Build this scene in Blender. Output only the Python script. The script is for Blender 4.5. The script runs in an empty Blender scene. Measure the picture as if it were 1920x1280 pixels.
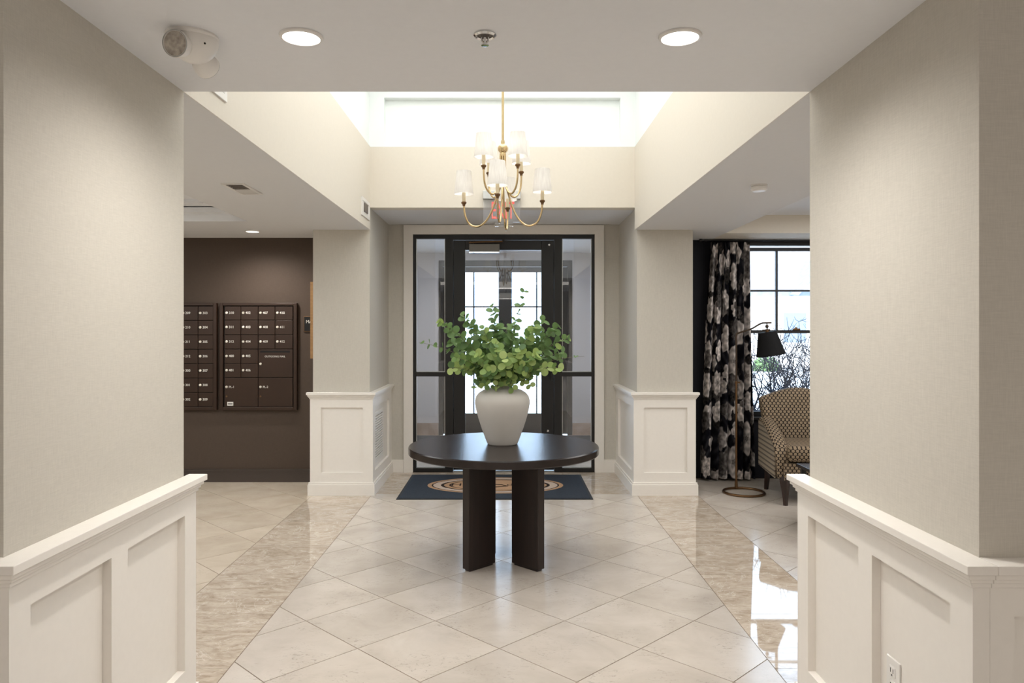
import bpy, bmesh, math, random
import numpy as np
from mathutils import Vector, Matrix
PI = math.pi
random.seed(7)
sc = bpy.context.scene
COL = sc.collection

# ------------------------------------------------------------------ camera, sky, sun, large lights, exposure
cam_d = bpy.data.cameras.new('camera')
cam = bpy.data.objects.new('camera', cam_d)
COL.objects.link(cam)
cam.location = (0, 0, 1.51)
cam.rotation_euler = (PI / 2, 0, 0)
cam_d.sensor_width = 36.0
cam_d.lens = 1390 / 1920 * 36
cam_d.shift_x = 10 / 1920
cam_d.shift_y = -20 / 1920
cam_d.clip_start = 0.05
sc.camera = cam

world = bpy.data.worlds.new('sky')
sc.world = world
world.use_nodes = True
_bg = world.node_tree.nodes['Background']
_bg.inputs[0].default_value = (0.62, 0.80, 1.0, 1)
_bg.inputs[1].default_value = 5.0


def lamp(name, kind, loc, energy, color=(1, 1, 1), rot=(0, 0, 0), size=None, size_y=None, radius=None, spot=None, parent=None):
    d = bpy.data.lights.new(name, kind)
    d.energy = energy
    d.color = color
    if kind == 'AREA':
        if size_y:
            d.shape = 'RECTANGLE'; d.size = size; d.size_y = size_y
        else:
            d.shape = 'DISK'; d.size = size
    if radius is not None and kind in ('POINT', 'SPOT'):
        d.shadow_soft_size = radius
    if kind == 'SPOT' and spot:
        d.spot_size = spot; d.spot_blend = 0.9
    o = bpy.data.objects.new(name, d)
    COL.objects.link(o)
    o.rotation_euler = rot
    if parent is not None:
        o.parent = parent
        o.location = Vector(loc) - parent.location
    else:
        o.location = loc
    return o


WARM = (1.0, 0.96, 0.91)
NEUT = (1.0, 0.95, 0.88)
sun = lamp('sun', 'SUN', (0, -20, 30), 9.0, (1, 0.97, 0.92), (math.radians(48), 0, math.radians(-25)))
# skylight over the light well, lobby ceiling lighting behind the camera, mail room lighting, added fill for lounge and vestibule
lamp('skylight_lamp', 'AREA', (-0.04, 4.85, 3.93), 54, (1.0, 0.98, 0.95), (0, 0, 0), 2.2, 3.5)
lamp('lobby_lamp', 'AREA', (0, -4.5, 2.96), 190, (1.0, 0.92, 0.83), (0, 0, 0), 7.0, 6.0)
lamp('mail_room_lamp', 'AREA', (-3.6, 4.5, 2.52), 60, (0.95, 0.98, 1.0), (0, 0, 0), 2.0, 2.4)
lamp('lounge_fill', 'AREA', (3.6, 5.0, 2.58), 65, (1.0, 0.98, 0.96), (0, 0, 0), 2.0, 3.0)  # unseen area light, raised to brighten the curtain
lamp('vestibule_fill', 'AREA', (-0.02, 9.2, 2.6), 26, (0.92, 0.95, 1.0), (0, 0, 0), 1.2, 1.6)  # unseen area light added to lift the vestibule walls

sc.view_settings.view_transform = 'Standard'
sc.view_settings.look = 'None'
sc.view_settings.exposure = 0.20
sc.view_settings.gamma = 1.0
sc.view_settings.use_curve_mapping = False
sc.cycles.max_bounces = 10
sc.cycles.diffuse_bounces = 5
sc.cycles.transparent_max_bounces = 24
sc.cycles.sample_clamp_indirect = 8.0
sc.cycles.use_denoising = True


# ------------------------------------------------------------------ materials
def lin(c):
    return tuple(((v / 255) / 12.92 if v / 255 <= 0.04045 else ((v / 255 + 0.055) / 1.055) ** 2.4) for v in c)


def new_mat(name):
    m = bpy.data.materials.new(name)
    m.use_nodes = True
    nt = m.node_tree
    b = nt.nodes['Principled BSDF']
    return m, nt, b


def N(nt, t, **kw):
    n = nt.nodes.new(t)
    for k, v in kw.items():
        setattr(n, k, v)
    return n


def math_node(nt, op, a, b=None, c=None):
    n = nt.nodes.new('ShaderNodeMath')
    n.operation = op
    for i, v in enumerate((a, b, c)):
        if v is None:
            continue
        if isinstance(v, (int, float)):
            n.inputs[i].default_value = v
        else:
            nt.links.new(v, n.inputs[i])
    return n.outputs[0]


def ramp(nt, fac, stops):
    r = nt.nodes.new('ShaderNodeValToRGB')
    e = r.color_ramp.elements
    while len(e) < len(stops):
        e.new(0.5)
    for k, (p, c) in enumerate(stops):
        e[k].position = p
        e[k].color = (*c, 1)
    nt.links.new(fac, r.inputs[0])
    return r.outputs[0]


def noise(nt, vec, scale, detail=3, rough=0.5, dist=0.0):
    n = nt.nodes.new('ShaderNodeTexNoise')
    n.inputs['Scale'].default_value = scale
    n.inputs['Detail'].default_value = detail
    n.inputs['Roughness'].default_value = rough
    n.inputs['Distortion'].default_value = dist
    if vec is not None:
        nt.links.new(vec, n.inputs['Vector'])
    return n.outputs['Fac']


def mapping(nt, vec, scale=(1, 1, 1), rot=(0, 0, 0)):
    n = nt.nodes.new('ShaderNodeMapping')
    n.inputs['Scale'].default_value = scale
    n.inputs['Rotation'].default_value = rot
    nt.links.new(vec, n.inputs['Vector'])
    return n.outputs[0]


def mix_rgb(nt, fac, a, b, blend='MIX'):
    n = nt.nodes.new('ShaderNodeMix')
    n.data_type = 'RGBA'
    n.blend_type = blend
    for sock, v in ((n.inputs[0], fac), (n.inputs[6], a), (n.inputs[7], b)):
        if isinstance(v, (int, float)):
            sock.default_value = v
        elif isinstance(v, tuple):
            sock.default_value = (*v, 1)
        else:
            nt.links.new(v, sock)
    return n.outputs[2]


def bump(nt, b, h, strength=0.2, dist=0.01):
    n = nt.nodes.new('ShaderNodeBump')
    n.inputs['Strength'].default_value = strength
    n.inputs['Distance'].default_value = dist
    nt.links.new(h, n.inputs['Height'])
    nt.links.new(n.outputs[0], b.inputs['Normal'])


def plain(name, rgb, rough=0.5, metal=0.0, spec=0.5, emit=None, grain=0.03, gscale=40, coat=0.0):
    m, nt, b = new_mat(name)
    tc = N(nt, 'ShaderNodeTexCoord').outputs['Object']
    f = noise(nt, tc, gscale, 3)
    c = lin(rgb)
    lo = tuple(max(0, v * (1 - grain)) for v in c)
    hi = tuple(min(1, v * (1 + grain)) for v in c)
    nt.links.new(ramp(nt, f, [(0.3, lo), (0.7, hi)]), b.inputs['Base Color'])
    b.inputs['Roughness'].default_value = rough
    b.inputs['Metallic'].default_value = metal
    b.inputs['Specular IOR Level'].default_value = spec
    b.inputs['Coat Weight'].default_value = coat
    if emit:
        b.inputs['Emission Color'].default_value = (*lin(emit[0]), 1)
        b.inputs['Emission Strength'].default_value = emit[1]
    return m


def woven(name, rgb, var=0.06, rough=0.8, scale=1.0, bs=0.15):
    """fine linen weave wallpaper: thin threads both ways"""
    m, nt, b = new_mat(name)
    tc = N(nt, 'ShaderNodeTexCoord').outputs['Object']
    a = noise(nt, mapping(nt, tc, (420 * scale, 420 * scale, 25 * scale)), 1.0, 2)
    d = noise(nt, mapping(nt, tc, (30 * scale, 30 * scale, 480 * scale)), 1.0, 2)
    s = math_node(nt, 'ADD', a, d)
    s = math_node(nt, 'MULTIPLY', s, 0.5)
    c = lin(rgb)
    nt.links.new(ramp(nt, s, [(0.32, tuple(v * (1 - var) for v in c)), (0.68, tuple(min(1, v * (1 + var)) for v in c))]), b.inputs['Base Color'])
    b.inputs['Roughness'].default_value = rough
    b.inputs['Specular IOR Level'].default_value = 0.25
    bump(nt, b, s, bs, 0.002)
    return m


def stone(name, base, dark, light, rough, speck=0.6, band=False):
    m, nt, b = new_mat(name)
    tc = N(nt, 'ShaderNodeTexCoord').outputs['Object']
    oi = N(nt, 'ShaderNodeObjectInfo')
    vm = N(nt, 'ShaderNodeVectorMath', operation='ADD')
    cx = N(nt, 'ShaderNodeCombineXYZ')
    r1 = math_node(nt, 'MULTIPLY', oi.outputs['Random'], 37.0)
    r2 = math_node(nt, 'MULTIPLY', oi.outputs['Random'], 91.0)
    nt.links.new(r1, cx.inputs[0]); nt.links.new(r2, cx.inputs[1])
    nt.links.new(tc, vm.inputs[0]); nt.links.new(cx.outputs[0], vm.inputs[1])
    p = vm.outputs[0]
    if band:
        p2 = mapping(nt, p, (1.0, 2.0, 1), (0, 0, 0.25))
        f1 = noise(nt, p2, 4.2, 9, 0.72, 1.4)
        col = ramp(nt, f1, [(0.28, lin(dark)), (0.45, lin(base)), (0.60, lin(light)), (0.75, lin(base))])
        f2 = noise(nt, mapping(nt, p, (1, 3.4, 1), (0, 0, -0.1)), 11.0, 9, 0.72, 1.6)
        vein = ramp(nt, f2, [(0.36, (0.66, 0.62, 0.58)), (0.50, (1, 1, 1)), (0.62, (1.0, 1.0, 1.0))])
        col = mix_rgb(nt, 0.8, col, vein, 'MULTIPLY')
        f3 = noise(nt, p, 1.6, 6, 0.6, 2.5)
        d3 = math_node(nt, 'ABSOLUTE', math_node(nt, 'SUBTRACT', f3, 0.5))
        crack = ramp(nt, d3, [(0.0, (0.85, 0.8, 0.74)), (0.008, (0, 0, 0)), (1, (0, 0, 0))])
        col = mix_rgb(nt, 0.35, col, crack, 'SCREEN')
    else:
        f1 = noise(nt, p, 3.0, 4, 0.6, 0.4)
        col = ramp(nt, f1, [(0.3, lin(dark)), (0.5, lin(base)), (0.7, lin(light))])
        patch = noise(nt, p, 4.5, 2, 0.5)
        fine = noise(nt, mapping(nt, p, (1.0, 1.9, 1), (0, 0, 0.4)), 34, 6, 0.72, 1.2)
        pm = ramp(nt, patch, [(0.46, (0.06, 0.06, 0.06)), (0.62, (1, 1, 1))])
        fm = ramp(nt, fine, [(0.36, (1, 1, 1)), (0.44, (0, 0, 0))])
        mk = math_node(nt, 'MULTIPLY', math_node(nt, 'MULTIPLY', pm, fm), speck)
        col = mix_rgb(nt, mk, col, lin((132, 122, 112)))
    v = math_node(nt, 'MULTIPLY_ADD', oi.outputs['Random'], 0.10, 0.95)
    vc = N(nt, 'ShaderNodeCombineXYZ')
    for i in range(3):
        nt.links.new(v, vc.inputs[i])
    col = mix_rgb(nt, 1.0, col, vc.outputs[0], 'MULTIPLY')
    nt.links.new(col, b.inputs['Base Color'])
    rr = noise(nt, p, 9, 3)
    rv = math_node(nt, 'MULTIPLY_ADD', rr, rough * 0.3, rough * 0.85)
    nt.links.new(rv, b.inputs['Roughness'])
    b.inputs['IOR'].default_value = 1.48 if band else 1.62
    return m


def glass_mat(name, tint=(0.96, 0.98, 1.0), refl=1.0, rough=0.0):
    m = bpy.data.materials.new(name)
    m.use_nodes = True
    nt = m.node_tree
    nt.nodes.clear()
    out = N(nt, 'ShaderNodeOutputMaterial')
    tr = N(nt, 'ShaderNodeBsdfTransparent'); tr.inputs[0].default_value = (*tint, 1)
    gl = N(nt, 'ShaderNodeBsdfGlossy'); gl.inputs[0].default_value = (1, 1, 1, 1); gl.inputs['Roughness'].default_value = rough
    fr = N(nt, 'ShaderNodeFresnel'); fr.inputs[0].default_value = 1.5
    f = math_node(nt, 'MULTIPLY', fr.outputs[0], refl)
    mx = N(nt, 'ShaderNodeMixShader')
    nt.links.new(f, mx.inputs[0]); nt.links.new(tr.outputs[0], mx.inputs[1]); nt.links.new(gl.outputs[0], mx.inputs[2])
    nt.links.new(mx.outputs[0], out.inputs[0])
    return m


def wood_mat(name, dark, light, rough=0.35, axis=(14, 1.2, 14), coat=0.0):
    m, nt, b = new_mat(name)
    tc = N(nt, 'ShaderNodeTexCoord').outputs['Object']
    f = noise(nt, mapping(nt, tc, axis), 3.0, 6, 0.65, 0.6)
    nt.links.new(ramp(nt, f, [(0.3, lin(dark)), (0.7, lin(light))]), b.inputs['Base Color'])
    b.inputs['Roughness'].default_value = rough
    b.inputs['Coat Weight'].default_value = coat
    bump(nt, b, f, 0.04, 0.002)
    return m


def metal_mat(name, rgb, rough=0.25):
    return plain(name, rgb, rough, 1.0, 0.5, grain=0.06, gscale=25)


M = {}
M['wall'] = woven('linen_wallpaper', (199, 194, 184), 0.07)
M['wall_plain'] = plain('beige_paint', (221, 214, 202), 0.85, grain=0.01)
M['ceiling'] = plain('ceiling_paint', (231, 232, 235), 0.9, grain=0.008)
M['soffit'] = plain('soffit_paint', (222, 222, 223), 0.9, grain=0.008)
M['white_upper'] = plain('white_cove_paint', (236, 241, 240), 0.9, grain=0.004)
M['trim'] = plain('white_trim_paint', (236, 231, 224), 0.42, grain=0.01)
M['brown'] = woven('brown_wallcovering', (78, 66, 57), 0.10, 0.7, 0.8)
M['brown_trim'] = plain('brown_trim_paint', (66, 56, 50), 0.5)
M['navy'] = woven('navy_wallcovering', (24, 25, 32), 0.12, 0.7)
M['tile'] = stone('limestone', (197, 187, 176), (186, 176, 165), (205, 196, 186), 0.19, 0.6)
M['lobby_floor'] = plain('pale_lobby_floor', (206, 202, 198), 0.6, grain=0.05, gscale=3)
M['tile_side'] = stone('limestone_warm', (206, 192, 174), (196, 181, 162), (214, 201, 184), 0.14, 0.35)
M['marble'] = stone('taupe_marble', (186, 171, 154), (158, 142, 126), (203, 190, 175), 0.03, band=True)
M['grout'] = plain('grout', (122, 106, 90), 0.8)
M['black_metal'] = plain('black_door_metal', (17, 16, 17), 0.38, 0.0, 0.5)
M['glass'] = glass_mat('clear_glass')
M['door_glass'] = glass_mat('coated_door_glass', (0.93, 0.95, 0.97), 1.7)
M['acrylic'] = glass_mat('acrylic', (0.93, 0.93, 0.94), 1.5)
M['espresso'] = wood_mat('espresso_wood', (20, 12, 10), (34, 22, 18), 0.25)
M['espresso_leg'] = wood_mat('espresso_leg_wood', (22, 12, 9), (38, 22, 17), 0.45, (14, 14, 1.2))
M['vase'] = plain('matte_ceramic', (205, 201, 195), 0.5, grain=0.02, gscale=8)
M['brass'] = metal_mat('polished_brass', (205, 180, 138), 0.2)
M['antique'] = metal_mat('antique_brass', (122, 94, 68), 0.35)
M['bronze'] = plain('silhouette_brass', (74, 60, 48), 0.4, 0.5)  # floor lamp's brass, darkened to stand for its silhouette against the window
M['silver'] = metal_mat('satin_silver', (190, 190, 188), 0.35)
M['closer'] = plain('closer_grey', (118, 115, 110), 0.4, 0.2)
M['chrome'] = metal_mat('chrome', (215, 215, 215), 0.12)
M['mail'] = plain('bronze_mailbox_metal', (50, 32, 20), 0.42, 0.25, 0.5, grain=0.06, gscale=12)
M['mail_dark'] = plain('bronze_frame', (52, 36, 26), 0.45, 0.2)
M['lock'] = plain('nickel_lock', (222, 216, 204), 0.35, 0.2)
M['slot'] = plain('black_slot', (6, 5, 5), 0.8)
M['white_print'] = plain('white_print', (225, 222, 214), 0.6)
M['white_plastic'] = plain('white_plastic', (232, 229, 225), 0.4, grain=0.006)
M['lens'] = plain('lamp_lens', (250, 248, 244), 0.5, emit=((255, 250, 240), 4.0))
M['tan_wood'] = wood_mat('tan_wood', (150, 112, 68), (176, 136, 88), 0.5, (3, 3, 12))
M['mat'] = plain('charcoal_carpet', (56, 62, 71), 0.95, 0, 0.1, grain=0.35, gscale=260)
M['mat_edge'] = plain('rubber_edge', (28, 30, 34), 0.8)
M['mat_tan'] = plain('tan_carpet', (176, 142, 112), 0.95, 0, 0.1, grain=0.15, gscale=260)
M['mat_pale'] = plain('pale_carpet', (190, 172, 158), 0.95, 0, 0.1, grain=0.12, gscale=260)
M['mat_dark'] = plain('dark_carpet', (40, 32, 30), 0.95, 0, 0.1, grain=0.2, gscale=260)
M['dark_wood'] = wood_mat('dark_leg_wood', (26, 15, 11), (50, 30, 22), 0.3, (12, 12, 2))
M['lamp_black'] = woven('black_lamp_linen', (20, 20, 22), 0.2, 0.85)
M['reflector'] = plain('lamp_reflector', (176, 168, 158), 0.25, 0.1, grain=0.35, gscale=60)
M['louver_dark'] = plain('louver_dark', (112, 104, 98), 0.6)
M['void'] = plain('grille_void', (40, 38, 37), 0.9)
M['red'] = plain('exit_red', (226, 92, 84), 0.5, emit=((255, 90, 80), 0.3))
M['pink'] = plain('exit_fill', (226, 168, 158), 0.5)
M['vest_wall'] = plain('vestibule_paint', (214, 209, 208), 0.8, grain=0.01)
M['vest_base'] = stone('base_stone', (176, 152, 136), (150, 128, 114), (192, 170, 154), 0.25, 0.8)
M['candle'] = plain('cream_sleeve', (232, 218, 186), 0.5)
M['snow'] = plain('pale_ground', (214, 218, 224), 0.9, grain=0.08, gscale=1.5)
M['siding'] = plain('pale_siding', (214, 210, 206), 0.8, grain=0.05, gscale=3)
M['house_brick'] = plain('pale_brick', (190, 176, 168), 0.85, grain=0.12, gscale=8)
M['roof'] = plain('grey_shingle', (120, 128, 145), 0.9, grain=0.15, gscale=5)
M['house_window'] = plain('house_window', (110, 125, 145), 0.15)
M['twig'] = plain('grey_twig', (44, 46, 56), 0.9, grain=0.2)
M['bush'] = plain('bush_green', (92, 118, 74), 0.9, grain=0.3, gscale=20)
M['stemgreen'] = plain('eucalyptus_stem', (120, 112, 84), 0.7, grain=0.15)


def shade_mat():
    m = bpy.data.materials.new('white_pleated_shade')
    m.use_nodes = True
    nt = m.node_tree
    nt.nodes.clear()
    out = N(nt, 'ShaderNodeOutputMaterial')
    tc = N(nt, 'ShaderNodeTexCoord').outputs['Object']
    f = noise(nt, mapping(nt, tc, (160, 160, 4)), 1.0, 2)
    c = ramp(nt, f, [(0.3, (0.84, 0.82, 0.80)), (0.7, (0.93, 0.92, 0.90))])
    d = N(nt, 'ShaderNodeBsdfDiffuse'); t = N(nt, 'ShaderNodeBsdfTranslucent')
    nt.links.new(c, d.inputs[0]); nt.links.new(c, t.inputs[0])
    mx = N(nt, 'ShaderNodeMixShader'); mx.inputs[0].default_value = 0.4
    nt.links.new(d.outputs[0], mx.inputs[1]); nt.links.new(t.outputs[0], mx.inputs[2])
    nt.links.new(mx.outputs[0], out.inputs[0])
    return m


M['shade'] = shade_mat()


def leaf_mat():
    m, nt, b = new_mat('eucalyptus_leaf')
    oi = N(nt, 'ShaderNodeObjectInfo').outputs['Random']
    tc = N(nt, 'ShaderNodeTexCoord').outputs['Object']
    f = noise(nt, tc, 30, 2)
    s = math_node(nt, 'ADD', math_node(nt, 'MULTIPLY', oi, 0.75), math_node(nt, 'MULTIPLY', f, 0.25))
    c = ramp(nt, s, [(0.05, lin((84, 114, 84))), (0.35, lin((122, 152, 88))), (0.65, lin((162, 186, 108))), (0.95, lin((196, 212, 146)))])
    nt.links.new(c, b.inputs['Base Color'])
    b.inputs['Roughness'].default_value = 0.5
    b.inputs['Specular IOR Level'].default_value = 0.3
    t = N(nt, 'ShaderNodeBsdfTranslucent')
    nt.links.new(c, t.inputs[0])
    mx = N(nt, 'ShaderNodeMixShader'); mx.inputs[0].default_value = 0.25
    out = nt.nodes['Material Output']
    nt.links.new(b.outputs[0], mx.inputs[1]); nt.links.new(t.outputs[0], mx.inputs[2])
    nt.links.new(mx.outputs[0], out.inputs[0])
    return m


M['leaf'] = leaf_mat()


def lattice_fabric():
    """tan ovals in offset rows, outlined dark"""
    m, nt, b = new_mat('oval_lattice_fabric')
    uv = N(nt, 'ShaderNodeUVMap').outputs[0]
    sx = N(nt, 'ShaderNodeSeparateXYZ')
    nt.links.new(uv, sx.inputs[0])
    cw, ch = 0.036, 0.050
    u = math_node(nt, 'DIVIDE', sx.outputs[0], cw)
    v = math_node(nt, 'DIVIDE', sx.outputs[1], ch)

    def oval(du, dv):
        a = math_node(nt, 'SUBTRACT', math_node(nt, 'FRACT', math_node(nt, 'ADD', u, du)), 0.5)
        c = math_node(nt, 'SUBTRACT', math_node(nt, 'FRACT', math_node(nt, 'ADD', v, dv)), 0.5)
        aa = math_node(nt, 'MULTIPLY', math_node(nt, 'ABSOLUTE', a), 1.0)
        cc = math_node(nt, 'MULTIPLY', math_node(nt, 'ABSOLUTE', c), 1.45)
        p = math_node(nt, 'ADD', math_node(nt, 'POWER', aa, 2.4), math_node(nt, 'POWER', cc, 2.4))
        return math_node(nt, 'POWER', p, 1 / 2.4)
    o1, o2 = oval(0, 0), oval(0.5, 0.5)
    d = math_node(nt, 'MINIMUM', o1, o2)
    c = ramp(nt, d, [(0.0, lin((138, 121, 99))), (0.34, lin((146, 128, 106))), (0.38, lin((30, 25, 24))), (0.50, lin((34, 28, 26))), (0.55, lin((128, 113, 94)))])  # fabric colours lowered to carry the chair's backlit shade
    nt.links.new(c, b.inputs['Base Color'])
    b.inputs['Roughness'].default_value = 0.85
    b.inputs['Specular IOR Level'].default_value = 0.2
    return m


def stripe_fabric():
    m, nt, b = new_mat('striped_fabric')
    uv = N(nt, 'ShaderNodeUVMap').outputs[0]
    sx = N(nt, 'ShaderNodeSeparateXYZ')
    nt.links.new(uv, sx.inputs[0])
    f = math_node(nt, 'FRACT', math_node(nt, 'DIVIDE', sx.outputs[1], 0.042))
    c = ramp(nt, f, [(0.0, lin((150, 138, 120))), (0.55, lin((150, 138, 120))), (0.60, lin((72, 64, 60))), (0.72, lin((120, 110, 98))), (0.80, lin((66, 58, 54))), (0.9, lin((72, 64, 60))), (0.95, lin((150, 138, 120)))])
    nt.links.new(c, b.inputs['Base Color'])
    b.inputs['Roughness'].default_value = 0.85
    return m


M['oval'] = lattice_fabric()
M['stripe'] = stripe_fabric()


def curtain_mat():
    m = bpy.data.materials.new('floral_print_cloth')
    m.use_nodes = True
    nt = m.node_tree
    nt.nodes.clear()
    out = N(nt, 'ShaderNodeOutputMaterial')
    at = N(nt, 'ShaderNodeVertexColor'); at.layer_name = 'print'
    d = N(nt, 'ShaderNodeBsdfDiffuse'); t = N(nt, 'ShaderNodeBsdfTranslucent')
    nt.links.new(at.outputs[0], d.inputs[0]); nt.links.new(at.outputs[0], t.inputs[0])
    mx = N(nt, 'ShaderNodeMixShader'); mx.inputs[0].default_value = 0.18
    nt.links.new(d.outputs[0], mx.inputs[1]); nt.links.new(t.outputs[0], mx.inputs[2])
    nt.links.new(mx.outputs[0], out.inputs[0])
    return m


M['curtain'] = curtain_mat()


# ------------------------------------------------------------------ mesh helpers
def world_loc(o):
    v = Vector((0, 0, 0))
    while o is not None:
        v = v + o.location
        o = o.parent
    return v


class MB:
    def __init__(self):
        self.bm = bmesh.new()

    def box(self, x0, x1, y0, y1, z0, z1, bev=0.0, seg=2):
        x0, x1 = min(x0, x1), max(x0, x1); y0, y1 = min(y0, y1), max(y0, y1); z0, z1 = min(z0, z1), max(z0, z1)
        vs = [self.bm.verts.new(p) for p in ((x0, y0, z0), (x1, y0, z0), (x1, y1, z0), (x0, y1, z0), (x0, y0, z1), (x1, y0, z1), (x1, y1, z1), (x0, y1, z1))]
        fs = [self.bm.faces.new([vs[i] for i in q]) for q in ((0, 3, 2, 1), (4, 5, 6, 7), (0, 1, 5, 4), (1, 2, 6, 5), (2, 3, 7, 6), (3, 0, 4, 7))]
        if bev > 0:
            es = list({e for f in fs for e in f.edges})
            bmesh.ops.bevel(self.bm, geom=es, offset=bev, segments=seg, profile=0.5, affect='EDGES')
        return self

    def tube(self, pts, r, n=10, cap=True):
        pts = [Vector(p) for p in pts]
        rs = r if isinstance(r, (list, tuple)) else [r] * len(pts)
        rings = []
        up = None
        for i, p in enumerate(pts):
            t = (pts[min(i + 1, len(pts) - 1)] - pts[max(i - 1, 0)])
            if t.length < 1e-9:
                t = Vector((0, 0, 1))
            t.normalize()
            if up is None:
                up = Vector((0, 0, 1)) if abs(t.z) < 0.9 else Vector((0, 1, 0))
            s = t.cross(up)
            if s.length < 1e-4:
                s = t.cross(Vector((1, 0, 0)))
            s.normalize()
            w = s.cross(t).normalized()
            up = w
            rings.append([self.bm.verts.new(p + s * (rs[i] * math.cos(2 * PI * k / n)) + w * (rs[i] * math.sin(2 * PI * k / n))) for k in range(n)])
        for a, b in zip(rings, rings[1:]):
            for k in range(n):
                self.bm.faces.new((a[k], a[(k + 1) % n], b[(k + 1) % n], b[k]))
        if cap:
            self.bm.faces.new(rings[0][::-1]); self.bm.faces.new(rings[-1])
        return self

    def lathe(self, prof, c=(0, 0, 0), n=32, mat=None):
        """prof: (r, z) list; mat: optional rotation matrix applied about c"""
        c = Vector(c)
        rings = []
        for r, z in prof:
            if r < 1e-6:
                p = Vector((0, 0, z))
                rings.append([self.bm.verts.new((mat @ p if mat else p) + c)])
            else:
                ring = []
                for k in range(n):
                    p = Vector((r * math.cos(2 * PI * k / n), r * math.sin(2 * PI * k / n), z))
                    ring.append(self.bm.verts.new((mat @ p if mat else p) + c))
                rings.append(ring)
        for a, b in zip(rings, rings[1:]):
            if len(a) == 1 and len(b) == 1:
                continue
            for k in range(n):
                k2 = (k + 1) % n
                if len(a) == 1:
                    self.bm.faces.new((a[0], b[k2], b[k]))
                elif len(b) == 1:
                    self.bm.faces.new((a[k], a[k2], b[0]))
                else:
                    self.bm.faces.new((a[k], a[k2], b[k2], b[k]))
        return self

    def prism(self, pts2, z0, z1):
        lo = [self.bm.verts.new((x, y, z0)) for x, y in pts2]
        hi = [self.bm.verts.new((x, y, z1)) for x, y in pts2]
        n = len(pts2)
        self.bm.faces.new(hi)
        self.bm.faces.new(lo[::-1])
        for k in range(n):
            self.bm.faces.new((lo[k], lo[(k + 1) % n], hi[(k + 1) % n], hi[k]))
        return self

    def extrude_poly(self, pts3, vec):
        vec = Vector(vec)
        a = [self.bm.verts.new(p) for p in pts3]
        b = [self.bm.verts.new(Vector(p) + vec) for p in pts3]
        n = len(a)
        self.bm.faces.new(a[::-1]); self.bm.faces.new(b)
        for k in range(n):
            self.bm.faces.new((a[k], a[(k + 1) % n], b[(k + 1) % n], b[k]))
        return self

    def sphere(self, c, r, sz=1.0, n=20):
        m = 10
        return self.lathe([(r * math.sin(PI * k / m), -r * sz * math.cos(PI * k / m)) for k in range(m + 1)], c, n)

    def build(self, name, mat, parent=None, smooth=False, local=False, sub=0, uv=False, origin=None):
        bmesh.ops.recalc_face_normals(self.bm, faces=self.bm.faces[:])
        off = Vector((0, 0, 0))
        if parent is not None and not local:
            off = world_loc(parent)
        o0 = Vector(origin) if origin is not None else Vector((0, 0, 0))
        sh = -(off + o0) if origin is None else -Vector(origin)
        if sh.length > 0:
            bmesh.ops.translate(self.bm, verts=self.bm.verts[:], vec=sh)
        me = bpy.data.meshes.new(name)
        if uv:
            layer = self.bm.loops.layers.uv.new('UVMap')
            for f in self.bm.faces:
                n = f.normal
                ax = max(range(3), key=lambda i: abs(n[i]))
                for lp in f.loops:
                    x, y, z = lp.vert.co
                    lp[layer].uv = (y, z) if ax == 0 else ((x, z) if ax == 1 else (x, y))
        self.bm.to_mesh(me)
        self.bm.free()
        if smooth:
            for p in me.polygons:
                p.use_smooth = True
            if smooth != 'all':
                me.set_sharp_from_angle(angle=math.radians(35))
        me.materials.append(mat)
        o = bpy.data.objects.new(name, me)
        COL.objects.link(o)
        if origin is not None:
            o.location = o0 - off
        if parent is not None:
            o.parent = parent
        if sub:
            md = o.modifiers.new('sub', 'SUBSURF'); md.levels = sub; md.render_levels = sub
        return o


def tag(o, label=None, cat=None, group=None, kind=None):
    if label: o['label'] = label
    if cat: o['category'] = cat
    if group: o['group'] = group
    if kind: o['kind'] = kind
    return o


def empty(name, loc=(0, 0, 0), rz=0):
    o = bpy.data.objects.new(name, None)
    COL.objects.link(o)
    o.location = loc
    o.rotation_euler = (0, 0, rz)
    o.empty_display_size = 0.1
    return o


def thing(name, label, cat, loc=(0, 0, 0), rz=0, group=None):
    return tag(empty(name, loc, rz), label, cat, group)


def struct(name, mb, mat, label=None, **kw):
    o = mb.build(name, mat, **kw)
    o['kind'] = 'structure'
    if label: o['label'] = label
    return o


def sgroup(name, label, loc=(0, 0, 0)):
    o = empty(name, loc)
    o['kind'] = 'structure'
    o['label'] = label
    return o


def text_mesh(body, size, depth=0.001, align='CENTER', offset=0.0):
    cu = bpy.data.curves.new('lettering', 'FONT')
    cu.body = body; cu.size = size; cu.extrude = depth
    cu.offset = offset; cu.align_x = align; cu.align_y = 'CENTER'; cu.resolution_u = 2
    o = bpy.data.objects.new('lettering', cu)
    COL.objects.link(o)
    dg = bpy.context.evaluated_depsgraph_get()
    me = bpy.data.meshes.new_from_object(o.evaluated_get(dg))
    bpy.data.objects.remove(o)
    bpy.data.curves.remove(cu)
    return me


def place_text(name, body, size, loc, mat, parent, rot=(PI / 2, 0, 0), depth=0.001, align='CENTER', label=None, offset=0.0, squeeze=1.0):
    me = text_mesh(body, size, depth, align, offset)
    me.transform(Matrix.Diagonal((squeeze, 1, 1, 1)))
    me.transform(Matrix.Rotation(rot[2], 4, 'Z') @ Matrix.Rotation(rot[0], 4, 'X'))
    me.materials.clear(); me.materials.append(mat)
    o = bpy.data.objects.new(name, me)
    COL.objects.link(o)
    o.parent = parent
    o.location = Vector(loc) - world_loc(parent)
    if label: o['label'] = label
    return o


# ------------------------------------------------------------------ room shell
XL, XR = -1.257, 1.180           # hall side planes
ZC = 2.44                         # low ceilings
YN0, YN1 = 1.852, 2.885            # near piers
YP = 6.83                         # pillar / fascia front
YD = 7.92                         # door wall

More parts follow.
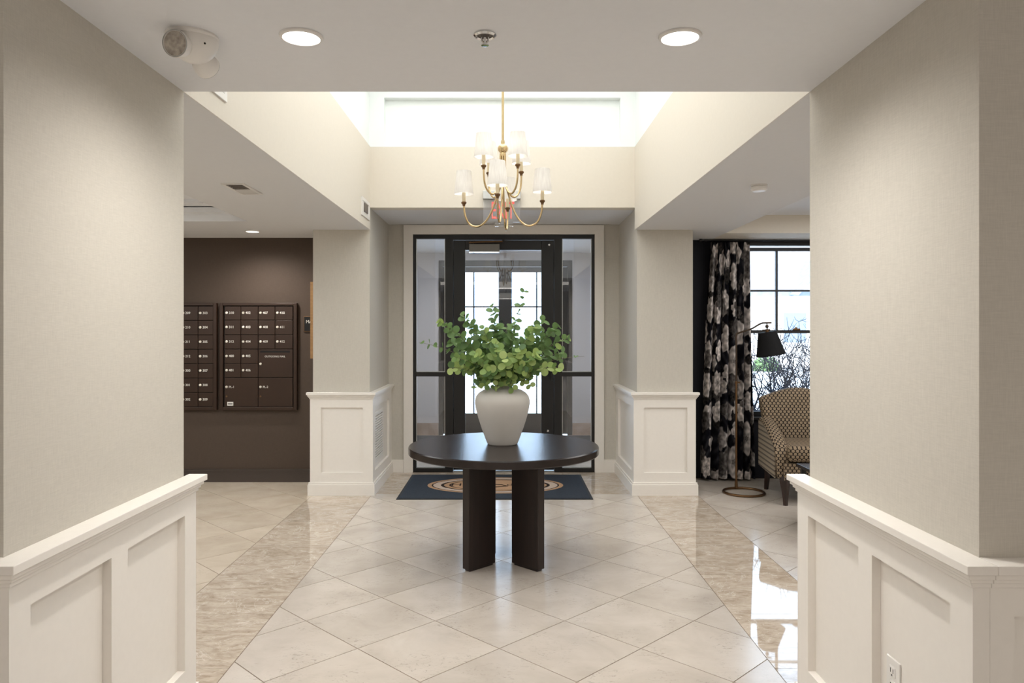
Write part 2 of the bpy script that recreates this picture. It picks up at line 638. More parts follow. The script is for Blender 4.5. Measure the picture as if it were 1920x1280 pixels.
# floor slab (grout shows between the tiles)
floor = struct('floor', MB().box(-6, 6, -12.2, 7.95, -0.2, -0.002), M['grout'], 'polished stone floor of beige diamond tiles with taupe marble bands')

P = 0.674
GAP = 0.0048


def clip(poly, x0, x1, y0, y1):
    def cut(pts, f, inter):
        out = []
        for i in range(len(pts)):
            a, b = pts[i], pts[(i + 1) % len(pts)]
            fa, fb = f(a), f(b)
            if fa >= 0: out.append(a)
            if (fa >= 0) != (fb >= 0):
                t = fa / (fa - fb)
                out.append((a[0] + (b[0] - a[0]) * t, a[1] + (b[1] - a[1]) * t))
        return out
    for f in (lambda p: p[0] - x0, lambda p: x1 - p[0], lambda p: p[1] - y0, lambda p: y1 - p[1]):
        poly = cut(poly, f, None)
        if len(poly) < 3: return []
    return poly


full_tile = {}


def tile_obj(poly, cx, cy, mat, full, parent=None):
    key = mat.name
    if full and key in full_tile:
        o = bpy.data.objects.new('tile', full_tile[key])
        COL.objects.link(o)
    else:
        o = MB().prism([(x - cx, y - cy) for x, y in poly], -0.012, 0.0).build('tile', mat)
        if full: full_tile[key] = o.data
    o.location = (cx, cy, 0)
    o.parent = floor


def diamonds(x0, x1, y0, y1, mat):
    h = P / 2 - GAP / 2 * 1.414
    for half in (0, 1):
        for i in range(-9, 10):
            for j in range(-5, 8):
                cx = -0.035 + P * i + (P / 2 if half else 0)
                cy = 3.525 + P * j + (0 if half else P / 2)
                if cx + h < x0 or cx - h > x1 or cy + h < y0 or cy - h > y1: continue
                poly = [(cx - h, cy), (cx, cy - h), (cx + h, cy), (cx, cy + h)]
                cl = clip(poly, x0, x1, y0, y1)
                if len(cl) < 3: continue
                ar = 0.5 * abs(sum(cl[k][0] * cl[(k + 1) % len(cl)][1] - cl[(k + 1) % len(cl)][0] * cl[k][1] for k in range(len(cl))))
                if ar < 0.002: continue
                tile_obj(cl, cx, cy, mat, len(cl) == 4 and ar > 2 * h * h - 1e-5)


diamonds(-1.241, 1.198, 1.9, 6.858, M['tile'])
diamonds(-4.2, -1.785, 2.9, 7.40, M['tile_side'])
diamonds(1.756, 4.4, 2.9, 7.58, M['tile'])
for (x0, x1) in ((-1.781, -1.245), (1.202, 1.752)):
    ys = [1.9, 2.68] + [3.318 + 0.638 * k for k in range(6)] + [6.858]
    for a, b in zip(ys, ys[1:]):
        tile_obj([(x0, a + 0.001), (x1, a + 0.001), (x1, b - 0.001), (x0, b - 0.001)], (x0 + x1) / 2, (a + b) / 2, M['marble'], False)
for k in range(4):
    x0 = -1.24 + 0.61 * k
    for a, b in ((6.862, 7.42), (7.422, 7.90)):
        tile_obj([(x0 + 0.001, a), (x0 + 0.608, a), (x0 + 0.608, b), (x0 + 0.001, b)], x0 + 0.3, (a + b) / 2, M['marble'], False)

# lobby floor behind the opening, unseen, kept pale to bounce neutral light
lob = MB().box(-6, 6, -12.1, 1.895, -0.01, 0.0).build('lobby_paving', M['lobby_floor'], floor)

# ceilings
ceil = sgroup('ceiling', 'flat painted ceilings at several heights')
MB().box(XL, XR, YN0, YN1, ZC, 3.25).build('ceiling_panel', M['ceiling'], ceil)
MB().box(-2.2, XL - 0.003, YN1, YP, ZC, 2.6).box(-2.2, -1.6, YP, 7.415, ZC, 2.6).build('soffit', M['soffit'], ceil)
MB().box(-5.1, -2.2, 6.3, 7.415, ZC, 2.6).build('soffit', M['soffit'], ceil)
MB().box(-2.32, -2.2, YN1, 6.42, 2.5, 2.52).box(-5.1, -2.2, 6.18, 6.3, 2.5, 2.54).build('tray_step', M['ceiling'], ceil)
MB().box(-5.1, -2.2, 6.02, 6.18, 2.55, 2.60).box(-5.1, -2.1, YN1, 6.42, 2.58, 2.7).build('tray_ceiling', M['ceiling'], ceil)
MB().box(XR + 0.003, 2.085, YN1, YP, ZC, 2.65).box(1.5, 2.085, YP, 7.598, ZC, 2.65).build('soffit', M['soffit'], ceil)
MB().box(2.085, 5.1, 7.06, 7.598, ZC, 2.65).build('soffit', M['wall_plain'], ceil)
MB().box(2.085, 5.1, YN1, 7.06, 2.612, 2.7).build('tray_ceiling', M['ceiling'], ceil)
MB().box(-6.1, 6.1, -12.2, YN0, 3.0, 3.1).build('lobby_ceiling', M['ceiling'], ceil)
MB().box(-1.26, 1.2, YP + 0.139, YD + 0.15, 2.645, 2.70).build('door_soffit', M['soffit'], ceil)
MB().box(-1.7, 1.65, 2.6, 7.4, 3.97, 4.05).build('well_ceiling', M['white_upper'], ceil)

# light well
well = sgroup('wall_light_well', 'cream upper walls of the raised light well with a white band above')
MB().box(XL - 0.16, XL, YN1, YP, ZC + 0.0005, 3.205).build('side_wall', M['wall_plain'], well)
MB().box(XR, XR + 0.16, YN1, YP, ZC + 0.0005, 3.205).build('side_wall', M['wall_plain'], well)
MB().box(-1.262, 1.2, YP, YP + 0.14, 2.645, 3.205).build('fascia', M['wall_plain'], well)
up = MB()
up.box(XL - 0.18, XL - 0.01, 2.7, 7.1, 3.205, 3.98)
up.box(XR + 0.01, XR + 0.18, 2.7, 7.1, 3.205, 3.98)
up.box(XL - 0.1, XR + 0.1, 2.7, YN1 - 0.01, 3.2, 3.98)
up.box(-1.27, -1.13, YP + 0.01, 7.05, 3.205, 3.98)
up.box(1.05, 1.2, YP + 0.01, 7.05, 3.205, 3.98)
up.box(-1.13, 1.05, YP + 0.01, 7.05, 3.66, 3.98)
up.box(-1.27, 1.2, YP + 0.08, 7.12, 3.205, 3.98)
up.box(-1.27, 1.2, YP + 0.005, 7.12, 3.19, 3.206)
up.build('upper_band', M['white_upper'], well)


def mbox(mb, ax, o, s, a0, a1, t0, t1, z0, z1, bev=0.0):
    """box on a wall: ax 'x' = wall runs along x at y=o, 'y' = along y at x=o; s = outward sign"""
    if ax == 'x':
        mb.box(a0, a1, o + s * t0, o + s * t1, z0, z1, bev)
    else:
        mb.box(o + s * t0, o + s * t1, a0, a1, z0, z1, bev)
    return mb


def wainscot(parent, ax, o, s, a0, a1, stiles, tp=0.014, tf=0.042, tb=0.056, tc=0.074, ext0=0.0, ext1=0.0, pz=(0.225, 0.812), base_h=0.135):
    """stiles: list of (a, b) along the wall; panels fill between them"""
    B = lambda *q, bev=0.0: mbox(MB(), ax, o, s, *q, bev)
    for (p, q), (r, _) in zip(stiles, stiles[1:]):
        B(q - 0.004, r + 0.004, 0.0005, tp, pz[0] - 0.005, pz[1] + 0.005).build('panel', M['trim'], parent)
    for p, q in stiles:
        B(p, q, 0.0005, tf, pz[0], pz[1]).build('stile', M['trim'], parent)
    e0, e1 = (tf if ext0 else 0), (tf if ext1 else 0)
    B(a0, a1, 0.0005, tf, pz[1], 0.90).build('rail', M['trim'], parent)
    B(a0, a1, 0.0005, tf, base_h - 0.02, pz[0]).build('rail', M['trim'], parent)
    m = MB()
    mbox(m, ax, o, s, a0 - (tb - tf) * ext0, a1 + (tb - tf) * ext1, 0.0005, tb, 0.0, base_h - 0.018)
    mbox(m, ax, o, s, a0 - (tb - tf - 0.006) * ext0, a1 + (tb - tf - 0.006) * ext1, 0.0005, tb - 0.006, base_h - 0.018, base_h)
    m.build('base_moulding', M['trim'], parent)
    m = MB()
    k = tc - tf
    for (f, z0, z1) in ((0.22, 0.884, 0.897), (0.45, 0.897, 0.908), (0.7, 0.908, 0.922), (1.0, 0.922, 0.945)):
        x = k * f
        mbox(m, ax, o, s, a0 - x * ext0, a1 + x * ext1, 0.0005, tf + x, z0, z1, 0.002)
    m.build('cap_rail', M['trim'], parent)


# near piers
wl = struct('wall_front_left', MB().box(-6, XL, YN0, YN1, 0, 3.05), M['wall'], 'beige linen papered pier with white wainscot left of the opening')
wainscot(wl, 'y', XL, 1, YN0 - 0.042, YN1 + 0.015, [(YN0 - 0.042, YN0 + 0.04), (2.28, 2.378), (2.80, YN1 + 0.015)], ext0=1, ext1=1)
wainscot(wl, 'x', YN0, -1, -2.6, XL, [(-2.6, -2.5), (-2.0, -1.9), (XL - 0.06, XL)])
wr = struct('wall_front_right', MB().box(XR, 6, YN0, YN1, 0, 3.05), M['wall'], 'beige linen papered pier with white wainscot right of the opening')
wainscot(wr, 'y', XR, -1, YN0 - 0.042, YN1 + 0.015, [(YN0 - 0.042, 1.903), (2.31, 2.399), (2.80, YN1 + 0.015)], ext0=1, ext1=1)
wainscot(wr, 'x', YN0, -1, XR, 2.6, [(XR, XR + 0.06), (1.72, 1.82), (2.5, 2.6)])

# far pillars
pl = struct('pillar', MB().box(-1.784, -1.262, YP, YD + 0.12, 0, 3.2), M['wall'], 'beige papered pillar with white wainscot beside the mailboxes')
wainscot(pl, 'x', YP, -1, -1.806, -1.228, [(-1.806, -1.705), (-1.320, -1.228)], tp=0.008, tf=0.024, tb=0.042, tc=0.054, ext0=1, ext1=1, pz=(0.207, 0.805), base_h=0.118)
wainscot(pl, 'y', -1.262, 1, YP, YD, [(YP, 6.93), (7.76, YD)], tp=0.010, tf=0.034, tb=0.052, tc=0.064, pz=(0.207, 0.805), base_h=0.118)
pr = struct('pillar', MB().box(1.2, 1.715, YP, YD + 0.12, 0, 3.2), M['wall'], 'beige papered pillar with white wainscot beside the floral curtain')
wainscot(pr, 'x', YP, -1, 1.166, 1.737, [(1.166, 1.262), (1.658, 1.737)], tp=0.008, tf=0.024, tb=0.042, tc=0.054, ext0=1, ext1=1, pz=(0.207, 0.805), base_h=0.118)
wainscot(pr, 'y', 1.2, -1, YP, YD, [(YP, 6.93), (7.76, YD)], tp=0.010, tf=0.034, tb=0.052, tc=0.064, pz=(0.207, 0.805), base_h=0.118)

# back walls
wb = MB()
wb.box(-1.262, -1.0, YD, YD + 0.12, 0, 2.66).box(0.94, 1.2, YD, YD + 0.12, 0, 2.66).box(-1.0, 0.94, YD, YD + 0.12, 2.54, 2.66)
wb = struct('wall_back', wb, M['wall'], 'beige papered wall around the glass entrance door')
struct('baseboard_back', MB().box(-1.235, -1.1, YD - 0.018, YD, 0, 0.12).box(1.035, 1.17, YD - 0.018, YD, 0, 0.12).box(-1.235, -1.1, YD - 0.014, YD, 0.12, 0.135).box(1.035, 1.17, YD - 0.014, YD, 0.12, 0.135), M['trim'], 'white baseboards beside the entrance door casing')
tr = sgroup('trim_1', 'white mitred casing around the black glass entrance')
XA, XB = -1.0, 0.94
MB().extrude_poly([(XA - 0.098, YD, 0), (XA, YD, 0), (XA, YD, 2.54), (XA - 0.098, YD, 2.638)], (0, -0.022, 0)).build('casing', M['trim'], tr)
MB().extrude_poly([(XB, YD, 0), (XB + 0.098, YD, 0), (XB + 0.098, YD, 2.638), (XB, YD, 2.54)], (0, -0.022, 0)).build('casing', M['trim'], tr)
MB().extrude_poly([(XA - 0.098, YD, 2.638), (XA, YD, 2.54), (XB, YD, 2.54), (XB + 0.098, YD, 2.638)], (0, -0.022, 0)).build('casing', M['trim'], tr)

struct('wall_back_left', MB().box(-5.1, -1.784, 7.417, 7.54, 0, 2.6), M['brown'], 'dark brown wallcovering behind the mailboxes')
struct('baseboard_back_left', MB().box(-5.1, -1.784, 7.399, 7.417, 0, 0.11).box(-5.1, -1.784, 7.392, 7.417, 0.11, 0.128), M['brown_trim'], 'dark brown baseboard under the mailboxes')
struct('wall_left', MB().box(-5.2, -5.1, YN1, 7.6, 0, 2.7), M['wall'], 'beige wall of the mail room')
struct('wall_right', MB().box(5.1, 5.2, YN1, 7.7, 0, 2.7), M['wall'], 'beige wall of the lounge')
WX0, WX1, WZ0, WZ1 = 2.45, 3.53, 0.63, 2.425
YW = 7.6
wn = MB()
wn.box(1.715, WX0, YW, YW + 0.16, 0, 2.65).box(WX1, 5.1, YW, YW + 0.16, 0, 2.65).box(WX0, WX1, YW, YW + 0.16, 0, WZ0).box(WX0, WX1, YW, YW + 0.16, WZ1, 2.65)
struct('wall_back_right', wn, M['navy'], 'near black wall around the lounge window')
struct('wall_rear', MB().box(-6.1, 6.1, -12.2, -12.1, 0, 3.05), M['wall'], 'beige rear wall of the lobby')
struct('wall_lobby_left', MB().box(-6.1, -6, -12.2, YN1, 0, 3.05), M['wall'], 'beige left wall of the lobby')
struct('wall_lobby_right', MB().box(6, 6.1, -12.2, YN1, 0, 3.05), M['wall'], 'beige right wall of the lobby')

# vestibule
vs = sgroup('wall_vestibule', 'pale vestibule walls with a stone base behind the glass entrance')
VL, VR, VY = -0.985, 0.95, 10.75
MB().box(-1.85, -1.7, YD + 0.12, VY + 0.2, 0, 2.75).build('side_wall', M['vest_wall'], vs)
MB().box(1.66, 1.81, YD + 0.12, VY + 0.2, 0, 2.75).build('side_wall', M['vest_wall'], vs)
MB().box(-1.7, 1.66, YD + 0.12, VY + 0.2, 2.64, 2.75).build('vestibule_ceiling', M['ceiling'], vs)
MB().box(-1.7, VL, VY, VY + 0.14, 0, 2.64).box(VR, 1.66, VY, VY + 0.14, 0, 2.64).box(VL, VR, VY, VY + 0.14, 2.53, 2.64).build('outer_wall', M['vest_wall'], vs)
MB().box(-1.7, VL - 0.002, VY - 0.016, VY, 0.0, 0.175).build('stone_base', M['vest_base'], vs)
MB().box(VR + 0.002, 1.66, VY - 0.016, VY, 0.0, 0.175).build('stone_base', M['vest_base'], vs)
struct('floor_vestibule', MB().box(-1.8, 1.8, 7.95, VY + 0.15, -0.2, 0.0), M['tile_side'], 'beige stone vestibule floor')

# ------------------------------------------------------------------ entrance: sidelights and door
K = M['black_metal']
Y0, Y1 = YD + 0.01, YD + 0.075


def sidelight(name, x0, x1, label):
    w = sgroup(name, label, ((x0 + x1) / 2, YD, 0))
    f = 0.03
    MB().box(x0, x0 + f, Y0, Y1, 0, 2.536).build('frame_post', K, w)
    MB().box(x1 - f, x1, Y0, Y1, 0, 2.536).build('frame_post', K, w)
    MB().box(x0 + f, x1 - f, Y0, Y1, 2.496, 2.536).build('head_rail', K, w)
    MB().box(x0 + f, x1 - f, Y0, Y1, 1.022, 1.068).build('middle_rail', K, w)
    MB().box(x0 + f, x1 - f, Y0, Y1, 0, 0.04).build('bottom_rail', K, w)
    for z0, z1 in ((0.04, 1.022), (1.068, 2.496)):
        MB().box(x0 + f, x1 - f, YD + 0.04, YD + 0.046, z0, z1).build('glass_pane', M['door_glass'], w)
        b = MB()
        for (a, c) in ((x0 + f, x0 + f + 0.008), (x1 - f - 0.008, x1 - f)):
            b.box(a, c, YD + 0.028, YD + 0.04, z0, z1)
        b.box(x0 + f, x1 - f, YD + 0.028, YD + 0.04, z0, z0 + 0.008)
        b.build('glazing_bead', M['silver'], w)


sidelight('window_2', -1.0, -0.628, 'narrow glass sidelight left of the entrance door')
sidelight('window_3', 0.562, 0.94, 'narrow glass sidelight right of the entrance door')
# door frame
fr = sgroup('trim_2', 'black metal frame around the entrance door leaf', (-0.03, YD, 0))
MB().box(-0.628, -0.572, Y0 - 0.004, Y1 + 0.01, 0, 2.536).build('jamb', K, fr)
MB().box(0.508, 0.562, Y0 - 0.004, Y1 + 0.01, 0, 2.536).build('jamb', K, fr)
MB().box(-0.572, 0.508, Y0 - 0.004, Y1 + 0.01, 2.482, 2.536).build('head', K, fr)
MB().box(-0.572, 0.508, Y0 - 0.03, Y1 + 0.02, 0.0, 0.012).build('threshold', M['silver'], fr)
d1 = sgroup('door_1', 'black framed glass entrance door with closer and push bar', (-0.03, YD, 0))
DX0, DX1 = -0.57, 0.506
MB().box(DX0, -0.445, Y0 + 0.008, Y1, 0.02, 2.478, 0.003).build('stile', K, d1)
MB().box(0.372, DX1, Y0 + 0.008, Y1, 0.02, 2.478, 0.003).build('stile', K, d1)
MB().box(-0.445, 0.372, Y0 + 0.008, Y1, 2.376, 2.478, 0.003).build('top_rail', K, d1)
MB().box(-0.445, 0.372, Y0 + 0.008, Y1, 0.02, 0.26, 0.003).build('bottom_rail', K, d1)
MB().box(-0.445, 0.372, YD + 0.04, YD + 0.046, 0.26, 2.376).build('glass_pane', M['door_glass'], d1)
pb = MB().box(-0.55, 0.40, YD - 0.055, YD - 0.025, 1.075, 1.115, 0.006).box(-0.54, -0.46, YD - 0.03, Y0 + 0.01, 1.065, 1.125).box(0.38, 0.46, YD - 0.03, Y0 + 0.01, 1.065, 1.125).build('push_bar', K, d1)
ph = MB().tube([(0.482, Y0 + 0.01, 0.99), (0.482, YD - 0.06, 0.99), (0.482, YD - 0.06, 1.21), (0.482, Y0 + 0.01, 1.21)], 0.012, 10).build('pull_handle', K, d1, smooth=True)
MB().lathe([(0, 0), (0.011, 0), (0.011, 0.012), (0, 0.014)], (0.455, Y0 + 0.008, 2.43), 14, Matrix.Rotation(PI / 2, 3, 'X')).build('door_stud', M['chrome'], d1, smooth=True)
MB().lathe([(0, 0), (0.012, 0), (0.012, 0.012), (0, 0.014)], (0.44, Y0 + 0.008, 0.44), 14, Matrix.Rotation(PI / 2, 3, 'X')).build('lock_cylinder', M['chrome'], d1, smooth=True)
cb = MB().box(-0.398, -0.075, YD - 0.062, Y0 + 0.008, 2.352, 2.432, 0.005).build('door_closer', M['closer'], d1)
MB().box(-0.40, -0.073, YD - 0.063, YD - 0.02, 2.340, 2.352).build('closer_edge', M['chrome'], cb)
MB().tube([(-0.34, YD - 0.04, 2.432), (-0.34, YD - 0.04, 2.462)], 0.013, 12).build('closer_spindle', M['black_metal'], cb, smooth=True)
MB().tube([(-0.40, YD - 0.045, 2.447), (-0.22, YD - 0.075, 2.452), (-0.04, YD - 0.02, 2.462)], 0.008, 8).build('closer_arm', M['antique'], cb, smooth=True)
MB().tube([(-0.035, YD - 0.02, 2.452), (-0.035, YD - 0.02, 2.478)], 0.012, 10).build('arm_shoe', M['black_metal'], cb, smooth=True)

# outer doors
YO = 10.75
of = sgroup('trim_3', 'black metal frame of the outer doors', (-0.02, YO, 0))
MB().box(VL, -0.9225, YO - 0.01, YO + 0.08, 0, 2.53).build('jamb', K, of)
MB().box(0.8825, VR, YO - 0.01, YO + 0.08, 0, 2.53).build('jamb', K, of)
MB().box(-0.925, 0.885, YO - 0.01, YO + 0.08, 2.44, 2.53).build('head', K, of)


def outer_leaf(name, sx, label):
    c = -0.02
    X = lambda a: c + sx * a
    d = sgroup(name, label, (X(0.45), YO, 0))
    MB().box(X(0.0), X(0.097), YO + 0.01, YO + 0.06, 0.015, 2.435).build('stile', K, d)
    MB().box(X(0.815), X(0.902), YO + 0.01, YO + 0.06, 0.015, 2.435).build('stile', K, d)
    MB().box(X(0.097), X(0.815), YO + 0.01, YO + 0.06, 2.36, 2.435).build('top_rail', K, d)
    MB().box(X(0.097), X(0.815), YO + 0.01, YO + 0.06, 0.015, 0.312).build('bottom_rail', K, d)
    MB().box(X(0.097), X(0.815), YO + 0.035, YO + 0.041, 0.312, 2.36).build('glass_pane', M['glass'], d)
    MB().box(X(0.447), X(0.467), YO + 0.02, YO + 0.055, 0.312, 2.36).build('muntin', K, d)
    for z in (0.915, 1.858):
        MB().box(X(0.097), X(0.815), YO + 0.02, YO + 0.055, z - 0.010, z + 0.010).build('muntin', K, d)
    MB().tube([(X(0.06), YO + 0.01, 0.85), (X(0.06), YO - 0.05, 0.85), (X(0.06), YO - 0.05, 1.25), (X(0.06), YO + 0.01, 1.25)], 0.011, 8).build('pull_handle', K, d, smooth=True)


outer_leaf('door_2', -1, 'left leaf of the black glazed outer doors')
outer_leaf('door_3', 1, 'right leaf of the black glazed outer doors')

# ------------------------------------------------------------------ lounge window
w1 = sgroup('window_1', 'tall black double hung lounge window with a six light upper sash', ((WX0 + WX1) / 2, YW, WZ0))
MB().box(WX0, WX0 + 0.03, YW + 0.01, YW + 0.14, WZ0, WZ1).build('frame_post', K, w1)
MB().box(WX1 - 0.03, WX1, YW + 0.01, YW + 0.14, WZ0, WZ1).build('frame_post', K, w1)
MB().box(WX0 + 0.03, WX1 - 0.03, YW + 0.01, YW + 0.14, 2.385, WZ1).build('head', K, w1)
MB().box(WX0 - 0.04, WX1 + 0.04, YW - 0.03, YW + 0.14, WZ0 - 0.03, WZ0, 0.004).build('window_sill', K, w1)
sx0, sx1 = WX0 + 0.03, WX1 - 0.03
MB().box(sx0, sx1, YW + 0.08, YW + 0.11, 2.335, 2.372).build('top_rail', K, w1)
MB().box(sx0, sx1, YW + 0.06, YW + 0.11, 1.484, 1.518).build('meeting_rail', K, w1)
MB().box(sx0, sx1, YW + 0.05, YW + 0.08, WZ0, WZ0 + 0.05).build('bottom_rail', K, w1)
for a, b in ((sx0, sx0 + 0.025), (sx1 - 0.025, sx1)):
    MB().box(a, b, YW + 0.06, YW + 0.11, WZ0, 2.385).build('sash_stile', K, w1)
for x in (2.80, 3.18):
    MB().box(x - 0.011, x + 0.011, YW + 0.082, YW + 0.108, 1.518, 2.335).build('muntin', K, w1)
MB().box(sx0, sx1, YW + 0.083, YW + 0.107, 1.915, 1.935).build('muntin', K, w1)
MB().box(sx0, sx1, YW + 0.092, YW + 0.097, 1.518, 2.335).build('glass_pane', M['glass'], w1)
MB().box(sx0, sx1, YW + 0.062, YW + 0.067, WZ0 + 0.05, 1.484).build('glass_pane', M['glass'], w1)
MB().box(2.955, 3.03, YW + 0.045, YW + 0.07, 1.518, 1.535, 0.003).box(2.975, 3.0, YW + 0.045, YW + 0.06, 1.535, 1.548, 0.003).build('sash_lock', M['antique'], w1)

# ------------------------------------------------------------------ round table
TX, TY = -0.02, 4.888
tb = thing('round_table', 'large round espresso wood table on four slab legs under the vase', 'table', (TX, TY, 0))
R = 0.624
MB().lathe([(0, 0.708), (R - 0.006, 0.708), (R, 0.714), (R, 0.751), (R - 0.005, 0.758), (0, 0.758)], (TX, TY, 0), 96).build('tabletop', M['espresso'], tb, smooth=True)
for q in range(4):
    a = PI / 4 + q * PI / 2
    m = MB().box(0.105, 0.335, -0.031, 0.031, 0.012, 0.708, 0.004)
    m.box(0.12, 0.32, -0.022, 0.022, 0.0, 0.012)
    bmesh.ops.rotate(m.bm, verts=m.bm.verts[:], cent=(0, 0, 0), matrix=Matrix.Rotation(a, 3, 'Z'))
    m.build('leg', M['espresso_leg'], tb, local=True)

# vase
VX, VYY, VZ = -0.028, 4.935, 0.758
prof = [(0, 0.0), (0.096, 0.0), (0.101, 0.006), (0.112, 0.032), (0.137, 0.10), (0.160, 0.17), (0.176, 0.23), (0.1825, 0.268), (0.182, 0.292), (0.175, 0.318), (0.158, 0.340), (0.128, 0.359), (0.094, 0.371), (0.066, 0.378), (0.052, 0.386), (0.050, 0.398), (0.054, 0.404), (0.047, 0.404), (0.044, 0.385), (0.06, 0.365), (0.12, 0.335), (0.12, 0.30), (0, 0.30)]
v = MB().lathe(prof, (VX, VYY, VZ), 64).build('vase', M['vase'], smooth='all', origin=(VX, VYY, VZ))
tag(v, 'matte off-white rounded ceramic vase standing on the round table', 'vase')

# eucalyptus
eu = thing('eucalyptus_bouquet', 'loose green round-leaved eucalyptus branches standing in the white vase', 'foliage', (VX, VYY, VZ + 0.40))
LEAFM = None


def leaf_verts(n=9):
    pts = [(0, 0, 0)]
    out = []
    for k in range(n):
        a = 2 * PI * k / n
        x = 0.5 + 0.5 * math.cos(a)
        y = 0.47 * math.sin(a)
        out.append((x, y, 0.16 * (abs(y) ** 1.5) - 0.10 * (x - 0.5) ** 2))
    return out


def leaf_mesh(name):
    m = MB()
    c = m.bm.verts.new((0.5, 0, 0.0))
    ring = [m.bm.verts.new(p) for p in leaf_verts(10)]
    for k in range(10):
        m.bm.faces.new((c, ring[k], ring[(k + 1) % 10]))
    bmesh.ops.recalc_face_normals(m.bm, faces=m.bm.faces[:])
    me = bpy.data.meshes.new(name)
    m.bm.to_mesh(me); m.bm.free()
    for p in me.polygons: p.use_smooth = True
    me.materials.append(M['leaf'])
    return me


LEAFM = leaf_mesh('leaf')
rng = random.Random(11)
S = 1 / 281.0
ox, oz = VX, VZ + 0.40


def pxy(px, py):
    return ((px - 942) * S + VX, 1.51 - (py - 620) * S)


# tips given as (offset right, height above the vase mouth, depth offset, leafiness, leaf size)
tips = []
for px, py, dy, ln, sz in (
    (787, 641, -0.05, 0.6, 0.85), (822, 600, -0.08, 1.0, 1.0), (866, 588, -0.02, 1.1, 1.0), (838, 640, 0.1, 1.0, 1.05), (844, 688, -0.12, 1.0, 1.0),
    (922, 568, 0.05, 0.9, 1.05), (905, 612, -0.1, 1.2, 1.0), (880, 625, 0.12, 1.0, 1.0), (986, 536, 0.1, 0.55, 0.8), (965, 604, -0.05, 1.2, 1.1),
    (1005, 612, -0.12, 1.2, 1.1), (1022, 598, 0.05, 1.2, 1.05), (1050, 610, -0.06, 1.2, 1.0), (1066, 632, -0.1, 1.0, 1.0), (1062, 660, 0.08, 0.9, 1.0),
    (1050, 688, -0.12, 0.9, 1.05), (1096, 668, 0.02, 0.3, 0.7), (1000, 712, -0.1, 0.7, 0.9), (930, 640, -0.22, 1.3, 1.1), (975, 650, -0.24, 1.3, 1.1),
    (890, 660, -0.2, 1.2, 1.05), (870, 700, -0.1, 1.0, 0.95), (1010, 660, -0.2, 1.2, 1.1), (950, 612, 0.2, 1.1, 1.0), (912, 690, -0.24, 1.2, 1.0),
    (985, 695, -0.22, 1.2, 1.0), (1030, 640, 0.2, 1.0, 1.0), (865, 650, 0.22, 1.0, 1.0), (950, 700, -0.2, 1.2, 1.0), (1025, 690, 0.12, 0.9, 0.9),
    (945, 668, -0.26, 1.2, 1.1), (855, 668, -0.16, 1.0, 1.0), (1000, 640, 0.0, 1.2, 1.05), (925, 600, 0.0, 1.1, 1.0), (960, 715, -0.14, 1.2, 0.9), (915, 715, -0.12, 1.2, 0.9),
    (897, 722, -0.10, 1.3, 0.85), (925, 726, -0.13, 1.3, 0.85), (958, 727, -0.14, 1.3, 0.85), (984, 720, -0.10, 1.3, 0.85), (890, 700, 0.06, 1.2, 0.9), (998, 702, 0.06, 1.2, 0.9),
    (888, 728, -0.10, 1.4, 0.85), (932, 730, -0.16, 1.5, 0.85), (962, 730, -0.16, 1.5, 0.85), (996, 726, -0.10, 1.4, 0.85), (908, 726, -0.15, 1.5, 0.85)):
    x, z = pxy(px, py)
    tips.append((x, VYY + dy, z, ln, sz))


def clear_of_vase(q):
    r = math.hypot(q.x - VX, q.y - VYY)
    if r > 0.192: return True
    z = float(np.interp(r, [0, 0.06, 0.075, 0.128, 0.158, 0.183, 0.192], [0.412, 0.412, 0.385, 0.365, 0.347, 0.31, 0.25]))
    return q.z > VZ + z + (0.012 if r < 0.085 else 0.004)


